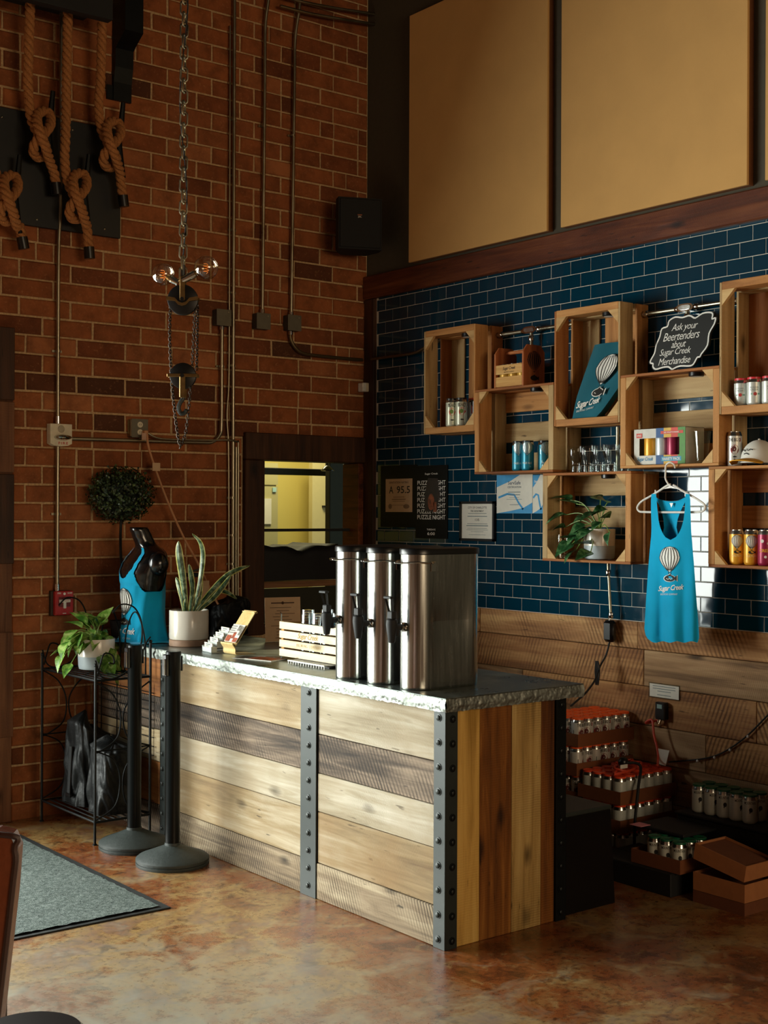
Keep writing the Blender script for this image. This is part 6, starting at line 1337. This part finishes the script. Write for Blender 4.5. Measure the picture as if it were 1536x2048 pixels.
for i in range(3):
    for j in range(3):
        x, y = x0+.04+.067*j, y0-.235+.067*i; can('green', (x, y, .1065), face((x, y, 0)), 'green-lidded can in the low tray, %s row, %s from the left' % (('front', 'middle', 'back')[i], ('first', 'second', 'third')[j]), 'green-lidded cans in the low tray')
a0 = rp(1310, 1604, -.45); lp = thing('black_board', 'flat black board resting between the can stacks and the green-lidded cans', 'board', (-.45, a0.y-.12, .236)); MB().box(-.13, -.15, 0, .10, .13, .014, .004).build('panel', BLKMATT, lp); MB().box(-.165, .06, .0142, -.10, .125, .016).build('pink_slip', plain('pink_paper', '#d88a98', .8), lp)
# loose flattened boxes at the right
p = fp(1386, 1803); bx0 = thing('cardboard_box', 'shallow cardboard box on the floor at the right, bottom of the pile', 'box', (p.x, p.y, 0))
def shallow(o, LX, LY, H_, mt=CARDB):
    MB().box(0, -LY, 0, LX, 0, .004).build('bottom', mt, o)
    for b_ in ((0, -LY, .004, .004, 0, H_), (LX-.004, -LY, .004, LX, 0, H_), (.004, -LY, .004, LX-.004, -LY+.004, H_), (.004, -.004, .004, LX-.004, 0, H_)): MB().box(*b_).build('side', mt, o)
yw = p.y-fp(1500, 1835).y; zA = rp(1386, 1765, p.x).z; zB = rp(1386, 1737, p.x).z
shallow(bx0, .2, .262, .05, CARDBD)
bx1 = thing('cardboard_box', 'shallow tan cardboard box in the middle of the pile at the right', 'box', (p.x, p.y, .052)); shallow(bx1, .2, .262, .075); MB().box(.004, -.258, .06, .196, -.004, .063).build('flap', CARDBD, bx1)
bx2 = thing('cardboard_box', 'tilted tan cardboard box on top of the pile at the right', 'box', (p.x, p.y, .182), rot=(.17, 0, 0)); shallow(bx2, .2, .262, .068); MB().box(.004, -.258, .055, .196, -.004, .058).build('flap', CARDBD, bx2)
q = fp(1527, 1815); up = thing('wooden_upright', 'wooden shelf upright at the right edge of the photo', 'shelf', (q.x, q.y-.02, 0)); MB().box(0, -.045, 0, .40, 0, .95, .003).build('side_panel', CASING, up); MB().box(-.01, -.6, .30, .38, -.0455, .33, .003).build('shelf_board', CASING, up)
MB().box(0, -.60, 0, .40, -.555, .95, .003).build('side_panel', CASING, up)
# black bin behind the counter
bn = thing('black_bin', 'black lidded bin standing behind the counter end', 'bin', (-1.06, -2.83, 0)); zt4 = bp(1205, 1660, -2.95).z
m = MB(); hh = .40; m.grid([[(-.155, -.11, 0), (.14, -.11, 0), (.14, .16, 0), (-.155, .16, 0)], [(-.165, -.12, hh), (.10, -.12, hh), (.10, .17, hh), (-.165, .17, hh)]], True); m.f += [[0, 1, 2, 3], [4, 5, 6, 7]]; m.m += [0, 0]; m.build('body', BLKPL, bn); MB().box(-.17, -.125, hh+.001, .105, .175, hh+.02, .005).build('lid', plain('dark_green_grey_lid', '#262c28', .5), bn)

# ------------------------------------------------------------------ pothos plants
def heart(L_, W_, droop=.25):
    m = MB(); n = 8; R_ = []
    for i in range(n+1):
        t = i/n; wd = W_*(math.sin(PI*min(1, t*1.0)**.62))*(1-.25*t)+(.0 if t else 0)
        R_.append([(k*wd*.5, t*L_+(-.10*L_ if abs(k) > .9 and i == 0 else 0), -droop*L_*t*t+abs(k)*wd*.18) for k in (-1, -.5, 0, .5, 1)])
    m.grid(R_); return m
LM = [heart(.085, .074, .3).mesh('leaf', LEAF, 'full'), heart(.072, .060, .5).mesh('leaf', LEAF, 'full'), heart(.095, .070, .15).mesh('leaf', LEAF, 'full')]
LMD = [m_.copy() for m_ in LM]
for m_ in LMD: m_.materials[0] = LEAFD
def aim(p_, direction, roll=0.):
    d = Vector(direction).normalized(); z = Vector((0, 0, 1)); x = d.cross(z); x = x.normalized() if x.length > .05 else Vector((1, 0, 0)); z2 = x.cross(d)
    M_ = Matrix((x, d, z2)).transposed() @ Matrix.Rotation(roll, 3, 'Y'); return M_.to_euler()
def pothos(o, meshes, base, leaves, r=.0026):
    for tipv, direc, s, k in leaves:
        mid = base.lerp(tipv, .5)+Vector((0, 0, .20*(tipv-base).length)); MB().tube(smooth_path([base, mid, tipv], 5), r, 5).build('stem', STEMM, o, smooth=True)
        l_ = link('leaf', meshes[k % 3], o, tipv, aim(tipv, direc, random.uniform(-.5, .5))); l_.scale = (s, s, s)
def two_tone_pot(o, R_, H_, split):
    MB().lathe([(R_*.80, 0), (R_*.92, .005), (R_*.96, .02), (R_*.985, split)], 36).build('dipped_base', POTG, o, smooth=True); MB().lathe([(R_*.985, split), (R_, H_-.003), (R_*.985, H_), (R_*.95, H_), (R_*.94, H_-.02)], 36, cap=False).build('pot', POTW, o, smooth=True); MB().lathe([(R_*.935, H_-.018), (.001, H_-.016)], 20, cap=False).build('soil', SOIL, o)
_q = fp(181, 1338, zsh); pp = Vector((max(-2.13, min(-2.04, _q.x)), max(-.62, min(-.35, _q.y)), zsh+.0075)); po = thing('pothos_plant', 'bright green pothos in a two-tone pot on top of the rack', 'plant', pp); two_tone_pot(po, .096, .160, .070)
rg = random.Random(4); lv = []; base = Vector((0, 0, .15))
for px, py, dy, s in ((130,1285,-.1,1.1),(118,1312,-.08,1.0),(140,1262,.0,1.0),(152,1268,-.05,1.2),(168,1265,.02,1.1),(188,1240,.0,1.0),(200,1262,.05,1.0),(183,1256,.05,1.1),(222,1275,-.03,1.0),(212,1245,.0,1.0),(205,1285,-.02,1.0),(165,1255,.06,.9),(225,1300,-.1,1.0),(230,1310,-.08,1.),(224,1330,-.1,1.0),(215,1335,-.12,1.0),(132,1330,-.06,.8),(222,1330,-.13,.9),(145,1280,-.02,1.0),(226,1295,.02,1.0),(234,1325,-.06,.9),(210,1315,-.13,.9),(226,1318,-.12,.9),(218,1298,-.1,1.),(224,1345,-.1,.9),(200,1278,-.04,1.),(176,1262,-.02,1.),(192,1270,-.08,1.),(160,1268,.04,1.),(205,1262,.04,.9),(226,1285,.0,.9),(150,1255,.02,1.),(160,1248,.05,1.),(175,1245,.06,1.),(198,1250,.05,1.),(215,1262,.04,1.),(186,1272,-.06,1.),(136,1272,.0,1.),(170,1278,-.05,.9),(206,1272,-.03,1.),(126,1296,-.03,1.),(152,1290,-.07,.8)):
    t = bp(px, py, pp.y+dy)-pp; d = Vector((t.x, t.y, 0)); d = d.normalized() if d.length > .02 else Vector((0, -1, 0)); up_ = .9 if py < 1258 else rg.uniform(-1.1, -.2); st_ = t-Vector((d.x, d.y, 0))*.03
    lv.append((st_, d+Vector((rg.uniform(-.4, .4), rg.uniform(-.5, .1), up_)), s*1.2, rg.randrange(3)))
pothos(po, LM, base, lv)
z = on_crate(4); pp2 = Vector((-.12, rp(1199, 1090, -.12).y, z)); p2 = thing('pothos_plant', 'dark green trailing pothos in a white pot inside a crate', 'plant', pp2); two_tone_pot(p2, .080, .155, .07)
lv = []
for px, py, x, s in ((1138,1000,-.14,1.25),(1128,1030,-.16,1.2),(1150,1008,-.1,1.0),(1172,1035,-.18,1.0),(1195,1025,-.16,1.2),(1212,1018,-.12,1.1),(1220,1035,-.17,1.0),(1180,1060,-.2,1.1),(1160,1062,-.2,1.1),(1150,1078,-.2,1.1),(1180,1088,-.215,1.2),(1182,1105,-.225,1.1),(1142,1088,-.2,1.2),(1150,1100,-.21,1.0),(1222,1065,-.2,.9),(1205,1045,-.2,.9),(1215,1005,-.08,1.0),(1126,1055,-.16,1.0),(1168,1050,-.16,1.0),(1200,1000,-.06,.9)):
    t = rp(px, py, x)-pp2; d = Vector((-.3, t.y, 0)).normalized(); lv.append((t-Vector((0, d.y, 0))*.02, d+Vector((-.3, rg.uniform(-.3, .3), rg.uniform(-1.0, .3) if py > 1015 else .4)), s*1.12, rg.randrange(3)))
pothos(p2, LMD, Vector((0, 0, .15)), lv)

# ------------------------------------------------------------------ leather chair and black table close to the camera
a = CAM+ray(37, 1660)*2.6; ch_ = thing('leather_bar_chair', 'brown leather chair back at the left edge of the photo', 'chair', tuple((a-RGT*.24).xy)+(0,), rz=-YAW+.05)
bw = .48; zt5 = a.z
pr = [(-bw/2, .62), (bw/2-.035, .62), (bw/2-.006, zt5-.12), (bw/2, zt5-.035), (bw/2-.012, zt5-.008), (bw/2-.04, zt5), (-bw/2+.04, zt5), (-bw/2+.012, zt5-.008), (-bw/2, zt5-.035)]
MB().prism(pr, lambda u, v, s_: (u, -.03+.06*s_, v)).build('backrest', LEATHER, ch_); m = MB().tube(smooth_path([(bw/2-.037, -.031, .63), (bw/2-.008, -.031, zt5-.12), (bw/2-.003, -.031, zt5-.035), (bw/2-.04, -.031, zt5-.003), (-bw/2+.04, -.031, zt5-.003), (-bw/2, -.031, zt5-.04), (-bw/2, -.031, .63)], 5), .006, 6); m.build('piping', plain('dark_piping', '#3a1c10', .5), ch_, smooth=True)
MB().box(-.23, .031, .56, .12, .44, .645, .03).build('seat', LEATHER, ch_)
for sx in (-.2, .1):
    for sy in (.055, .40): MB().bar((sx, sy, 0), (sx, sy, .56), .04, .04).build('leg', TRIMW, ch_)
b_ = CAM+ray(60, 2060)*1.75; tb_ = thing('black_round_table', 'black round table edge in the bottom left corner', 'table', (b_.x, b_.y, 0)); zt6 = b_.z
MB().lathe([(.001, zt6-.025), (.066, zt6-.025), (.072, zt6-.018), (.072, zt6-.006), (.066, zt6), (.001, zt6)], 40).build('top', BLKPL, tb_, smooth=True); MB().cyl((0, 0, .02), (0, 0, zt6-.026), .03, 16).build('column', BLKIRON, tb_, smooth=True); MB().lathe([(.10, 0), (.10, .01), (.03, .025)], 30).build('foot', BLKIRON, tb_, smooth=True)
